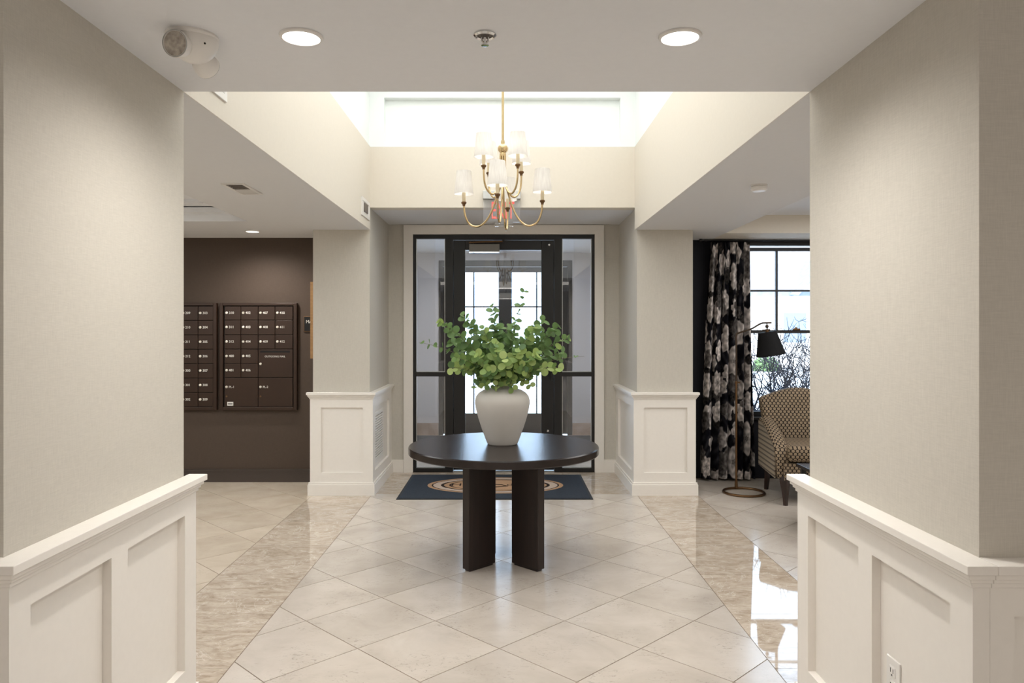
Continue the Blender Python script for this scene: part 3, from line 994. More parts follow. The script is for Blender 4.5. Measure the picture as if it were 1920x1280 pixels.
extra = MB()
order = sorted(range(len(tips)), key=lambda i: tips[i][1])
leaves_all = []
for i in order:
    tx, ty, tz, ln, sz = tips[i]
    a = Vector((VX + rng.uniform(-0.02, 0.02), VYY + rng.uniform(-0.02, 0.02), VZ + 0.32))
    if math.hypot(tx - VX, ty - VYY) < 0.10: tz = max(tz, VZ + 0.47)
    e = Vector((tx, ty, tz))
    c1 = a + Vector(((tx - VX) * 0.05, (ty - VYY) * 0.05, 0.15))
    c2 = a.lerp(e, 0.55) + Vector((0, 0, 0.05 + 0.12 * abs(tx - VX) + (0.13 if tz < VZ + 0.50 else 0.0)))
    n = 18

    def bez(t):
        q = a * (1 - t) ** 3 + c1 * (3 * t * (1 - t) ** 2) + c2 * (3 * t * t * (1 - t)) + e * t ** 3
        lim = 0.034 + max(0.0, q.z - VZ - 0.418) * 5      # stems stay inside the neck until they clear the lip
        r = math.hypot(q.x - VX, q.y - VYY)
        if r > lim and q.z < VZ + 0.5 and t < 0.8:
            q = Vector((VX + (q.x - VX) * lim / r, VYY + (q.y - VYY) * lim / r, q.z))
        return q
    pts = [bez(k / n) for k in range(n + 1)]
    L = sum((pts[k + 1] - pts[k]).length for k in range(n))
    st = MB().tube(pts, [0.0028 * (1 - 0.7 * k / n) for k in range(n + 1)], 6).build('stem', M['stemgreen'], eu, smooth=True)
    npair = max(3, int(L / 0.030 * min(1.0, ln)))
    for k in range(npair):
        t = 0.22 + 0.78 * (k + 0.3) / npair
        if t > 1: t = 1
        p = bez(t)
        dr = (bez(min(1, t + 0.02)) - bez(t - 0.02)).normalized()
        ang = k * PI / 2 + rng.uniform(-0.5, 0.5)
        side = dr.cross(Vector((0, 1, 0.2))).normalized()
        oth = dr.cross(side).normalized()
        for s in (0, PI):
            u = side * math.cos(ang + s) + oth * math.sin(ang + s)
            u = (u + dr * rng.uniform(0.1, 0.7) + Vector((rng.uniform(-.25, .25), rng.uniform(-.25, .25), rng.uniform(-.25, .25)))).normalized()
            nrm = (Vector((rng.uniform(-.7, .7), -1.0, rng.uniform(0.0, 1.2))) + dr * 0.5).normalized()
            y = nrm.cross(u)
            if y.length < 0.2:
                y = Vector((1, 0, 0)).cross(u)
            y.normalize()
            z = u.cross(y).normalized()
            s_ = sz * (0.061 - 0.018 * max(0, t - 0.6) / 0.4) * rng.uniform(0.82, 1.15)
            mt = Matrix(((u.x, y.x, z.x, p.x), (u.y, y.y, z.y, p.y), (u.z, y.z, z.z, p.z), (0, 0, 0, 1))) @ Matrix.Scale(s_, 4)
            if all(clear_of_vase(mt @ Vector(q)) for q in ((0, 0, 0), (1, 0, 0), (0.5, 0.47, 0), (0.5, -0.47, 0))):
                leaves_all.append((p.y, mt, st))
leaves_all.sort(key=lambda q: q[0])
stem_w = {}
for k, (_, mt, st) in enumerate(leaves_all):
    if k < 298:
        o = bpy.data.objects.new('leaf', LEAFM)
        COL.objects.link(o)
        o.parent = st
        o.matrix_local = Matrix.Translation(-world_loc(st)) @ mt
    else:
        c = extra.bm.verts.new(mt @ Vector((0.5, 0, 0)))
        ring = [extra.bm.verts.new(mt @ Vector(q)) for q in leaf_verts(10)]
        for j in range(10):
            extra.bm.faces.new((c, ring[j], ring[(j + 1) % 10]))
ex = extra.build('foliage', M['leaf'], eu, smooth='all')
ex['kind'] = 'stuff'

# ------------------------------------------------------------------ chandelier
CX, CY = -0.025, 4.87
ch = thing('chandelier', 'brass two-tier chandelier with eight white shades over the round table', 'chandelier', (CX, CY, 2.17))
BR = M['brass']
MB().tube([(CX, CY, 2.74), (CX, CY, 3.94)], 0.0085, 12).build('stem', BR, ch, smooth=True)
MB().lathe([(0, 3.935), (0.06, 3.94), (0.065, 3.968), (0, 3.97)], (CX, CY, 0), 24).build('ceiling_canopy', BR, ch, smooth=True)
MB().sphere((CX, CY, 2.706), 0.034).lathe([(0, 2.735), (0.014, 2.735), (0.012, 2.76), (0, 2.76)], (CX, CY, 0), 16).lathe([(0, 2.655), (0.02, 2.655), (0.022, 2.672), (0.018, 2.68), (0, 2.68)], (CX, CY, 0), 16).build('ball', M['brass'], ch, smooth=True)


def smooth_path(pts, n=6):
    out = []
    P_ = [Vector(p) for p in pts]
    P_ = [P_[0] * 2 - P_[1]] + P_ + [P_[-1] * 2 - P_[-2]]
    for i in range(1, len(P_) - 2):
        for k in range(n):
            t = k / n
            a, b, c, d = P_[i - 1], P_[i], P_[i + 1], P_[i + 2]
            out.append(0.5 * ((2 * b) + (c - a) * t + (2 * a - 5 * b + 4 * c - d) * t * t + (3 * b - a - 3 * c + d) * t ** 3))
    out.append(P_[-2])
    return out


lowp = [(0.016, 2.66), (0.016, 2.55), (0.018, 2.48), (0.036, 2.41), (0.068, 2.31), (0.11, 2.235), (0.165, 2.197), (0.222, 2.215), (0.252, 2.275), (0.260, 2.345)]
uppp = [(0.020, 2.66), (0.020, 2.55), (0.024, 2.475), (0.048, 2.425), (0.085, 2.398), (0.120, 2.412), (0.146, 2.455), (0.155, 2.51), (0.156, 2.56)]
shade_me = None
for q in range(8):
    low = q < 4
    ang = math.radians(-7) + (q % 4) * PI / 2 + (0 if low else PI / 4)
    pr_ = lowp if low else uppp
    ca, sa = math.cos(ang), math.sin(ang)
    arm = MB().tube(smooth_path([(CX + r * ca, CY + r * sa, z) for r, z in pr_], 5), 0.0062, 10).build('arm', BR, ch, smooth=True)
    r, z = pr_[-1]
    bx, by = CX + r * ca, CY + r * sa
    MB().lathe([(0, -0.012), (0.008, -0.012), (0.010, 0.0), (0.0165, 0.006), (0.018, 0.014), (0.014, 0.018), (0, 0.018)], (bx, by, z), 16).build('cup', M['antique'], arm, smooth=True)
    MB().tube([(bx, by, z + 0.018), (bx, by, z + 0.085)], 0.0115, 14).build('candle_sleeve', M['candle'], arm, smooth=True)
    MB().lathe([(0, 0.09), (0.008, 0.09), (0.017, 0.115), (0.017, 0.135), (0.010, 0.15), (0, 0.155)], (bx, by, z), 12).build('bulb', M['lens'], arm, smooth=True)
    zb = z + 0.068
    MB().lathe([(0.0635, zb), (0.0485, zb + 0.152), (0.0475, zb + 0.152), (0.0625, zb), (0.0635, zb)], (bx, by, 0), 40).build('shade', M['shade'], arm, smooth=True)
    lamp('chandelier_glow', 'POINT', (bx, by, zb + 0.075), 4.2, (1, 0.93, 0.84), radius=0.015, parent=ch)

# ------------------------------------------------------------------ exit sign
ex_ = thing('exit_sign', 'clear panel exit sign with red letters on the fascia behind the chandelier', 'sign', (-0.04, YP, 2.5))
MB().box(-0.218, 0.128, YP - 0.055, YP - 0.002, 2.715, 2.792, 0.004).build('bracket', M['silver'], ex_)
MB().box(-0.214, 0.124, YP - 0.034, YP - 0.026, 2.505, 2.715).box(-0.108, 0.06, YP - 0.034, YP - 0.026, 2.465, 2.505).build('panel', M['acrylic'], ex_)
place_text('lettering', 'EXIT', 0.225, (-0.037, YP - 0.037, 2.605), M['red'], ex_, depth=0.0015, squeeze=0.47)
place_text('letter_fill', 'EXIT', 0.225, (-0.037, YP - 0.0395, 2.605), M['pink'], ex_, depth=0.0008, squeeze=0.47, offset=-0.008)

# ------------------------------------------------------------------ mailboxes
YM = 7.417


def cabinet(name, x0, x1, z0, z1, label):
    t = thing(name, label, 'mailbox', ((x0 + x1) / 2, YM, z0))
    m = MB()
    f = 0.034
    m.box(x0, x0 + f, YM - 0.045, YM - 0.001, z0, z1, 0.003).box(x1 - f, x1, YM - 0.045, YM - 0.001, z0, z1, 0.003)
    m.box(x0 + f, x1 - f, YM - 0.045, YM - 0.001, z1 - 0.026, z1, 0.003).box(x0 + f, x1 - f, YM - 0.045, YM - 0.001, z0, z0 + 0.03, 0.003)
    m.build('frame', M['mail'], t)
    MB().box(x0 + f, x1 - f, YM - 0.02, YM - 0.001, z0 + 0.03, z1 - 0.026).build('back_plate', M['slot'], t)
    return t


lock_rot = Matrix.Rotation(PI / 2, 3, 'X')


def mail_door(t, x0, x1, z0, z1, num, lock=(0.16, 0.52), size=0.034):
    g = 0.0025
    d = MB().box(x0 + g, x1 - g, YM - 0.036, YM - 0.02, z0 + g, z1 - g, 0.002).build('door', M['mail'], t)
    w, h = x1 - x0, z1 - z0
    lx, lz = x0 + 0.024, z0 + h * lock[1]
    MB().lathe([(0, 0), (0.0125, 0), (0.0125, 0.006), (0.009, 0.009), (0, 0.009)], (lx, YM - 0.036, lz), 14, lock_rot).build('lock', M['lock'], d, smooth=True)
    if num:
        place_text('number', num, size, (lx + 0.022, YM - 0.0372, lz - 0.001), M['white_print'], d, align='LEFT', depth=0.0006, offset=0.0003)
    return d


zr = [1.757, 1.617, 1.472, 1.329, 1.185, 1.045, 0.753]      # row lines
cr = cabinet('mailbox_cabinet', -2.857, -2.087, 0.722, 1.787, 'wide bronze mailbox cabinet with outgoing mail slot, next to the pillar')
xc = [-2.812, -2.646, -2.474, -2.306, -2.128]
names = [['310', '402', '407', '410'], ['311', '403', '408', '411'], ['312', '404', '409', '412'], ['400', '405'], ['401', '406']]
for r_, row in enumerate(names):
    for c_, nm in enumerate(row):
        mail_door(cr, xc[c_], xc[c_ + 1], zr[r_ + 1], zr[r_], nm)
od = mail_door(cr, xc[2], xc[4], zr[5], zr[3], None, (0, 0.48))
MB().box(xc[2] + 0.02, xc[4] - 0.03, YM - 0.0375, YM - 0.034, zr[3] - 0.035, zr[3] - 0.018).build('mail_slot', M['slot'], od)
place_text('lettering', 'OUTGOING MAIL', 0.026, ((xc[2] + xc[4]) / 2 - 0.005, YM - 0.0372, zr[3] - 0.075), M['white_print'], od, depth=0.0006)
for c_, nm in ((0, 'PL-1'), (2, 'PL-2')):
    d = mail_door(cr, xc[c_], xc[c_ + 2], zr[6], zr[5], nm, (0, 0.68), 0.03)
    MB().lathe([(0, 0), (0.008, 0), (0.008, 0.005), (0, 0.006)], (xc[c_] + 0.024, YM - 0.036, zr[6] + 0.105), 12, lock_rot).build('keyhole', M['antique'], d, smooth=True)
    if c_ == 0:
        MB().box(xc[0] + 0.03, xc[0] + 0.09, YM - 0.0375, YM - 0.0355, zr[6] + 0.012, zr[6] + 0.05).build('sticker', M['white_print'], d)
        MB().box(xc[0] + 0.037, xc[0] + 0.083, YM - 0.0382, YM - 0.0372, zr[6] + 0.026, zr[6] + 0.034).build('sticker_print', M['slot'], d)
cl_ = cabinet('mailbox_cabinet', -3.66, -2.886, 0.722, 1.787, 'bronze mailbox cabinet of small numbered doors, partly hidden by the near wall')
zl = [1.757 - 0.1434 * k for k in range(8)]
xl = [-3.626, -3.428, -3.246, -3.074, -2.920]
cols = [[None] * 7, [None] * 7, ['209', '210', '211', '212', '300', '301', '302'], ['303', '304', '305', '306', '307', '308', '309']]
for c_ in range(4):
    for r_ in range(7):
        mail_door(cl_, xl[c_], xl[c_ + 1], zl[r_ + 1], zl[r_], cols[c_][r_])
# wall sign and tan board
sg = thing('wall_sign', 'small dark plaque lettered in white on the brown wall beside the mailboxes', 'sign', (-1.93, YM, 1.5))
MB().box(-2.028, -1.83, YM - 0.014, YM - 0.001, 1.502, 1.655, 0.002).build('frame', M['antique'], sg)
MB().box(-2.022, -1.836, YM - 0.016, YM - 0.013, 1.508, 1.649).build('plate', M['slot'], sg)
place_text('lettering', 'MAIL', 0.045, (-2.005, YM - 0.017, 1.60), M['white_print'], sg, align='LEFT', depth=0.0006)
bd = thing('notice_board', 'tan wood framed board seen edge-on against the side of the pillar', 'board', (-1.80, 7.1, 1.25))
MB().box(-1.842, -1.786, 6.95, 7.30, 1.25, 1.97, 0.003).build('frame', M['tan_wood'], bd)
MB().box(-1.846, -1.842, 6.99, 7.26, 1.29, 1.93).build('cork_panel', M['tan_wood'], bd)

# ------------------------------------------------------------------ ceiling and wall fittings
def downlight(x, y, z, r, label, e, group):
    t = thing('recessed_downlight', label, 'downlight', (x, y, z), group=group)
    MB().lathe([(r * 0.86, -0.0005), (r, -0.001), (r * 0.98, -0.006), (r * 0.86, -0.009), (r * 0.84, -0.003)], (x, y, z), 40).build('trim_ring', M['white_plastic'], t, smooth=True)
    MB().lathe([(0, -0.004), (r * 0.85, -0.003), (r * 0.85, -0.0005), (0, -0.0005)], (x, y, z), 40).build('lens', M['lens'], t, smooth=True)
    if e:
        lamp('downlight_beam', 'SPOT', (x, y, z - 0.02), e, WARM, (0, 0, 0), radius=0.05, spot=math.radians(160), parent=t)


downlight(-0.648, 2.34, ZC, 0.068, 'round recessed ceiling downlight nearer the emergency light', 48, 'ceiling downlights')
downlight(0.547, 2.34, ZC, 0.068, 'round recessed ceiling downlight on the far side of the sprinkler from the emergency light', 48, 'ceiling downlights')
downlight(-2.37, 6.91, ZC, 0.068, 'small recessed ceiling downlight in front of the brown mailbox wall', 60, 'ceiling downlights')

sp = thing('fire_sprinkler', 'small silver pendent fire sprinkler on the ceiling between the two downlights', 'sprinkler', (-0.068, 2.325, ZC))
sX, sY = -0.068, 2.325
MB().lathe([(0.024, 0), (0.036, -0.001), (0.036, -0.005), (0.030, -0.010), (0.024, -0.006), (0.024, 0)], (sX, sY, ZC), 32).build('escutcheon', M['chrome'], sp, smooth=True)
MB().lathe([(0, -0.001), (0.024, -0.001), (0.024, -0.002), (0, -0.002)], (sX, sY, ZC), 24).build('cup', M['louver_dark'], sp)
MB().tube([(sX - 0.010, sY, ZC), (sX - 0.010, sY, ZC - 0.02), (sX, sY, ZC - 0.03)], 0.003, 8).tube([(sX + 0.010, sY, ZC), (sX + 0.010, sY, ZC - 0.02), (sX, sY, ZC - 0.03)], 0.003, 8).tube([(sX, sY, ZC), (sX, sY, ZC - 0.034)], [0.006, 0.004], 8).build('frame_arms', M['chrome'], sp, smooth=True)
MB().lathe([(0, -0.034), (0.012, -0.033), (0.012, -0.036), (0, -0.037)], (sX, sY, ZC), 14).build('deflector', M['chrome'], sp, smooth=True)

el = thing('emergency_light', 'white domed emergency light with two lamp heads on the ceiling corner', 'emergency light', (-0.993, 2.34, ZC))
eX, eY = -0.993, 2.34
MB().lathe([(0, 0), (0.079, 0), (0.080, -0.006), (0.075, -0.012), (0, -0.012)], (eX, eY, ZC), 40).build('base_plate', M['white_plastic'], el, smooth=True)
MB().lathe([(0.074 * math.cos(a), -0.010 - 0.074 * math.sin(a)) for a in [PI / 2 * k / 9 for k in range(9)]] + [(0, -0.084)], (eX + 0.004, eY + 0.004, ZC), 40).build('dome', M['white_plastic'], el, smooth='all')
MB().lathe([(0, 0), (0.003, 0), (0.003, 0.003), (0, 0.003)], (eX + 0.058, eY - 0.042, ZC - 0.040), 10, Matrix.Rotation(PI / 2, 3, 'X')).build('test_button', M['slot'], el)


def head(c, dr, name='lamp_head'):
    z = -Vector(dr).normalized()
    q = z.to_track_quat('Z', 'Y').to_matrix()
    q = Vector(dr).normalized().to_track_quat('Z', 'Y').to_matrix()
    h = MB().lathe([(0, -0.045), (0.022, -0.04), (0.036, -0.022), (0.041, 0.0), (0.041, 0.012), (0.037, 0.014), (0.037, 0.008), (0, 0.008)], c, 32, q).build(name, M['white_plastic'], el, smooth=True)
    MB().lathe([(0.038, 0.0125), (0.0405, 0.0125), (0.0405, 0.0145), (0.038, 0.0145), (0.038, 0.0125)], c, 32, q).build('bezel', M['silver'], h, smooth=True)
    MB().lathe([(0, 0.012), (0.037, 0.0095), (0.037, 0.008), (0, 0.008)], c, 28, q).build('lens', M['reflector'], h, smooth=True)


head((-1.008, 2.268, ZC - 0.053), (-0.15, -1, -0.18))
head((-0.984, 2.425, ZC - 0.062), (0.15, 1, -0.25))

sd = thing('smoke_detector', 'small round white smoke detector on the soffit near the curtain', 'smoke detector', (1.61, 4.73, ZC))
MB().lathe([(0, 0), (0.052, 0), (0.054, -0.010), (0, -0.010)], (1.61, 4.73, ZC), 32).build('mounting_base', M['white_plastic'], sd, smooth=True)
MB().lathe([(0.046, -0.010), (0.051, -0.014), (0.050, -0.030), (0.040, -0.040), (0, -0.042), ], (1.61, 4.73, ZC), 32).build('cover', M['white_plastic'], sd, smooth=True)

cv = thing('ceiling_vent', 'white slotted air vent in the soffit over the mail room', 'vent', (-1.725, 4.845, ZC))
m = MB()
x0, x1, y0, y1 = -1.80, -1.652, 4.665, 5.025
m.box(x0, x1, y0, y0 + 0.02, ZC - 0.008, ZC - 0.0005).box(x0, x1, y1 - 0.02, y1, ZC - 0.008, ZC - 0.0005).box(x0, x0 + 0.02, y0 + 0.02, y1 - 0.02, ZC - 0.008, ZC - 0.0005).box(x1 - 0.02, x1, y0 + 0.02, y1 - 0.02, ZC - 0.008, ZC - 0.0005)
m.build('frame', M['white_plastic'], cv)
MB().box(x0 + 0.02, x1 - 0.02, y0 + 0.02, y1 - 0.02, ZC - 0.002, ZC - 0.0005).build('backing', M['louver_dark'], cv)
for k in range(9):
    y = y0 + 0.20 + k * 0.016
    MB().box(x0 + 0.02, x1 - 0.02, y, y + 0.010, ZC - 0.007, ZC - 0.002).build('slat', M['white_plastic'], cv)
for k in range(4):
    y = y0 + 0.045 + k * 0.036
    MB().box(x0 + 0.02, x1 - 0.02, y, y + 0.006, ZC - 0.006, ZC - 0.002).build('slat', M['louver_dark'], cv)


def wall_grille(y0, y1, z0, z1, label, inner):
    t = thing('wall_vent', label, 'vent', (XL, (y0 + y1) / 2, z0))
    f = 0.03
    MB().box(XL + 0.0005, XL + 0.008, y0, y0 + f, z0, z1).box(XL + 0.0005, XL + 0.008, y1 - f, y1, z0, z1).box(XL + 0.0005, XL + 0.008, y0 + f, y1 - f, z0, z0 + f).box(XL + 0.0005, XL + 0.008, y0 + f, y1 - f, z1 - f, z1).build('frame', M['white_plastic'], t)
    if inner:
        MB().box(XL, XL + 0.004, y0 + f, y1 - f, z0 + f, z1 - f).build('cover', M['white_plastic'], t)
        MB().box(XL + 0.002, XL + 0.012, y0 + 0.10, y1 - 0.10, z0 + 0.045, z1 - 0.04).build('grille', M['louver_dark'], t)
    else:
        MB().box(XL, XL + 0.002, y0 + f, y1 - f, z0 + f, z1 - f).build('backing', M['louver_dark'], t)
        n = 8
        for k in range(n):
            z = z0 + f + (z1 - z0 - 2 * f) * (k + 0.2) / n
            MB().box(XL + 0.001, XL + 0.007, y0 + f, y1 - f, z, z + 0.012).build('slat', M['white_plastic'], t)


wall_grille(6.40, 6.77, 2.515, 2.675, 'small white wall plate with grey window, on the upper wall by the fascia', True)
wall_grille(3.0, 3.315, 2.53, 2.72, 'white louvred vent on the upper wall, cut off by the near ceiling', False)

# return-air grille on the pillar wainscot
gx = -1.262 + 0.010
rg = thing('return_grille', 'tall white slotted return grille on the pillar wainscot beside the entrance', 'vent', (gx, 7.26, 0.26))
y0, y1, z0, z1 = 6.97, 7.46, 0.26, 0.735
m = MB()
m.box(gx, gx + 0.012, y0, y0 + 0.03, z0, z1).box(gx, gx + 0.012, y1 - 0.03, y1, z0, z1).box(gx, gx + 0.012, y0 + 0.03, y1 - 0.03, z0, z0 + 0.03).box(gx, gx + 0.012, y0 + 0.03, y1 - 0.03, z1 - 0.03, z1)
m.build('frame', M['white_plastic'], rg)
MB().box(gx, gx + 0.003, y0 + 0.03, y1 - 0.03, z0 + 0.03, z1 - 0.03).build('backing', M['void'], rg)
ns = 17
for k in range(ns):
    z = z0 + 0.033 + (z1 - z0 - 0.066) * k / ns
    MB().box(gx + 0.002, gx + 0.010, y0 + 0.03, y1 - 0.03, z, z + 0.013).build('slat', M['white_plastic'], rg)
for k in range(7):
    y = y0 + 0.03 + (y1 - y0 - 0.06) * (k + 0.5) / 7
    MB().box(gx + 0.002, gx + 0.009, y - 0.006, y + 0.006, z0 + 0.03, z1 - 0.03).build('bar', M['white_plastic'], rg)

# drum pendants of the lobby, mirrored in the door glass
for y, lb in ((-3.1, 'nearer white drum pendant lamp mirrored between the door panes'), (-9.4, 'lower smaller-looking white drum pendant mirrored between the door panes')):
    t = thing('drum_pendant', lb, 'pendant lamp', (-0.02, y, 2.6), group='lobby drum pendants')
    MB().lathe([(0.30, 0), (0.285, 0.19), (0.280, 0.19), (0.295, 0.0), (0.30, 0)], (-0.02, y, 2.6), 40).build('drum_shade', M['shade'], t, smooth=True)
    MB().lathe([(0, 0.004), (0.293, 0.004), (0.293, 0.010), (0, 0.010)], (-0.02, y, 2.6), 40).build('diffuser', M['lens'], t, smooth=True)
    MB().tube([(-0.02, y, 2.62), (-0.02, y, 3.0)], 0.008, 8).build('stem', M['antique'], t, smooth=True)

# outlet
oX = XR - 0.014
ot = thing('wall_outlet', 'white duplex outlet on the right wainscot panel', 'outlet', (oX, 2.23, 0.41))
MB().box(oX - 0.006, oX, 2.19, 2.265, 0.405, 0.525, 0.002).build('cover_plate', M['white_plastic'], ot)
for zc in (0.487, 0.443):
    soc = MB().box(oX - 0.009, oX - 0.005, 2.211, 2.244, zc - 0.016, zc + 0.016, 0.003).build('socket', M['white_plastic'], ot)
    MB().box(oX - 0.0095, oX - 0.0085, 2.219, 2.2215, zc - 0.004, zc + 0.009).box(oX - 0.0095, oX - 0.0085, 2.2335, 2.236, zc - 0.004, zc + 0.009).box(oX - 0.0095, oX - 0.0085, 2.225, 2.230, zc - 0.013, zc - 0.008).build('slot', M['slot'], soc)

# ------------------------------------------------------------------ entrance mats
mt = thing('entrance_mat', 'charcoal entrance mat with a tan oval crest in front of the glass door', 'mat', (-0.11, 7.2, 0))
MX0, MX1, MY0, MY1 = -0.99, 0.775, 6.63, 7.76
MB().box(MX0, MX1, MY0, MY1, 0.0005, 0.006, 0.002).build('rubber_border', M['mat_edge'], mt)
MB().box(MX0 + 0.025, MX1 - 0.025, MY0 + 0.025, MY1 - 0.025, 0.004, 0.009).build('pile', M['mat'], mt)
EX, EY = -0.11, 7.22


def oval_ring(a1, b1, a0, b0, z, name, mat):
    m = MB()
    n = 72
    ro = [m.bm.verts.new((EX + a1 * math.cos(2 * PI * k / n), EY + b1 * math.sin(2 * PI * k / n), z)) for k in range(n)]
    if a0 > 0:
        ri = [m.bm.verts.new((EX + a0 * math.cos(2 * PI * k / n), EY + b0 * math.sin(2 * PI * k / n), z)) for k in range(n)]
        for k in range(n):
            m.bm.faces.new((ro[k], ro[(k + 1) % n], ri[(k + 1) % n], ri[k]))
    else:
        m.bm.faces.new(ro)
    ext = bmesh.ops.extrude_face_region(m.bm, geom=m.bm.faces[:])
    bmesh.ops.translate(m.bm, verts=[v for v in ext['geom'] if isinstance(v, bmesh.types.BMVert)], vec=(0, 0, 0.001))
    return m.build(name, mat, mt)


for (a1, b1, a0, b0, mm) in ((0.66, 0.375, 0.62, 0.345, 'mat_tan'), (0.62, 0.345, 0.605, 0.335, 'mat_dark'), (0.605, 0.335, 0.53, 0.285, 'mat_pale'), (0.53, 0.285, 0.50, 0.265, 'mat_dark'), (0.50, 0.265, 0.45, 0.235, 'mat_tan'), (0.45, 0.235, 0.43, 0.222, 'mat_dark')):
    oval_ring(a1, b1, a0, b0, 0.0088, 'crest_ring', M[mm])
oval_ring(0.43, 0.222, 0, 0, 0.0088, 'crest_field', M['mat_tan'])
m = MB()
m.tube([(EX - 0.12, EY - 0.06, 0.0095), (EX, EY - 0.10, 0.0095), (EX + 0.12, EY - 0.06, 0.0095), (EX + 0.06, EY - 0.0, 0.0095), (EX - 0.03, EY + 0.02, 0.0095)], 0.006, 6)
m.build('crest_swirl', M['mat_dark'], mt)
for tx, bx_, s in (('H', EX - 0.38, 0.16), ('a', EX - 0.26, 0.16), ('d', EX + 0.14, 0.14), ('e', EX + 0.26, 0.14)):
    place_text('lettering', tx, s, (bx_, EY + 0.01, 0.0100), M['mat_dark'], mt, rot=(0, 0, 0), depth=0.0004)

vm_ = thing('entrance_mat', 'dark mat on the vestibule floor before the outer doors', 'mat', (-0.02, 9.5, 0))
MB().box(-1.3, 1.2, 9.9, 10.65, 0.0005, 0.008, 0.002).build('pile', M['mat'], vm_)

# ------------------------------------------------------------------ lounge: curtain, rod, lamp, armchair, coffee table
rd = thing('curtain_rod', 'slim dark curtain rod above the lounge window', 'curtain rod', (2.6, 7.5, 2.40))
MB().tube([(1.97, 7.50, 2.425), (4.0, 7.50, 2.425)], 0.008, 12).build('rod', M['black_metal'], rd, smooth=True)
MB().lathe([(0, -0.02), (0.016, -0.012), (0.018, 0), (0.012, 0.014), (0, 0.016)], (1.965, 7.5, 2.425), 14, Matrix.Rotation(PI / 2, 3, 'Y')).build('finial', M['black_metal'], rd, smooth=True)
for x in (2.02, 3.95):
    MB().box(x - 0.012, x + 0.012, 7.50, YW, 2.418, 2.430).build('bracket', M['black_metal'], rd)


def floral(u, v, seed=5, W=1.8, H=2.42):
    rs = np.random.RandomState(seed)
    col = np.zeros(u.shape + (3,))
    n1 = 0.5 + 0.5 * np.sin(u * 37 + 3 * np.sin(v * 11)) * np.sin(v * 29 + 2 * np.sin(u * 17))
    col[:] = np.array([0.008, 0.008, 0.011])
    col += (n1[..., None] ** 3) * np.array([0.03, 0.03, 0.034])

    def flower(cu, cv, R, tone, ph, k):
        du, dv = u - cu, v - cv
        r = np.sqrt(du * du + dv * dv) / R
        a = np.arctan2(dv, du)
        edge = 1 + 0.13 * np.cos(k * a + ph) + 0.05 * np.cos((2 * k + 1) * a + ph * 2)
        q = r / edge
        inside = np.clip((1 - q) * 14, 0, 1)
        pet = 0.62 + 0.38 * np.cos(k * a + ph + 2.5 * q) * np.clip(q * 1.5, 0, 1)
        lay = 0.75 + 0.25 * np.cos(q * 13 + 1.5 * np.cos(k * a + ph))
        s = tone * (0.45 + 0.55 * pet) * lay
        s *= np.where(q < 0.16, 0.35, 1.0)
        c = s[..., None] * np.array([1.0, 0.92, 0.88])
        return inside[..., None], c
    items = []
    for _ in range(150):
        items.append((rs.uniform(0, W), rs.uniform(0, H), rs.uniform(0.03, 0.075), rs.uniform(0.03, 0.16), 0))
    for _ in range(420):
        c = (rs.uniform(0, W), rs.uniform(0, H), rs.uniform(0.085, 0.165))
        if all((c[0] - q[0]) ** 2 + (c[1] - q[1]) ** 2 > (0.98 * (c[2] + q[2])) ** 2 for q in items if q[4]):
            items.append((*c, rs.uniform(0.85, 1.1), 1))
    for _ in range(26):
        items.append((rs.uniform(0, W), rs.uniform(0, H), rs.uniform(0.07, 0.12), rs.uniform(0.14, 0.34), 0))
    for (cu, cv, R_, tone, _) in items:
        al, c = flower(cu, cv, R_, tone, rs.uniform(0, 6.28), rs.choice([5, 6, 7]))
        col = col * (1 - al) + c * al
    return col


def curtain():
    nu, nv = 230, 300
    uu, vv = np.meshgrid(np.linspace(0, 1, nu), np.linspace(0, 1, nv))
    z = 0.02 + vv * 2.385
    t = 1 - vv
    xl_ = 2.05 + (1.945 - 2.05) * t ** 0.9
    xr_ = 2.465 + (2.505 - 2.465) * t
    nf = 6.5
    ph = uu * 2 * PI * nf
    amp = 0.020 + 0.026 * np.clip(t * 2.2, 0, 1)
    x = xl_ + (xr_ - xl_) * uu + 0.012 * np.sin(ph * 1.0 + 1.2 + 0.8 * t)
    y = 7.50 + amp * np.sin(ph + 0.9 * np.sin(3 * t + uu * 5)) + 0.010 * np.sin(ph * 2.3 + 4 * t)
    top = np.clip((vv - 0.955) / 0.045, 0, 1)
    y = y * (1 - top) + (7.50 + 0.016 * np.sin(uu * 2 * PI * 17)) * top - 0.004
    y = y - 0.012
    me = bpy.data.meshes.new('curtain')
    V = np.stack([x, y, z], -1).reshape(-1, 3)
    F = []
    for j in range(nv - 1):
        b = j * nu
        F.extend([(b + i, b + i + 1, b + nu + i + 1, b + nu + i) for i in range(nu - 1)])
    org = np.array([2.25, 7.5, 0.0])
    me.from_pydata((V - org).tolist(), [], F)
    col = floral(uu * 1.8, z)
    ca = me.color_attributes.new('print', 'FLOAT_COLOR', 'POINT')
    rgba = np.ones((nu * nv, 4)); rgba[:, :3] = col.reshape(-1, 3)
    ca.data.foreach_set('color', rgba.ravel().astype(np.float32))
    for p in me.polygons: p.use_smooth = True
    me.materials.append(M['curtain'])
    o = bpy.data.objects.new('curtain', me)
    COL.objects.link(o)
    o.location = org
    md = o.modifiers.new('thick', 'SOLIDIFY'); md.thickness = 0.003; md.offset = 0
    tag(o, 'long black curtain printed with white and grey flowers beside the lounge window', 'curtain')


curtain()

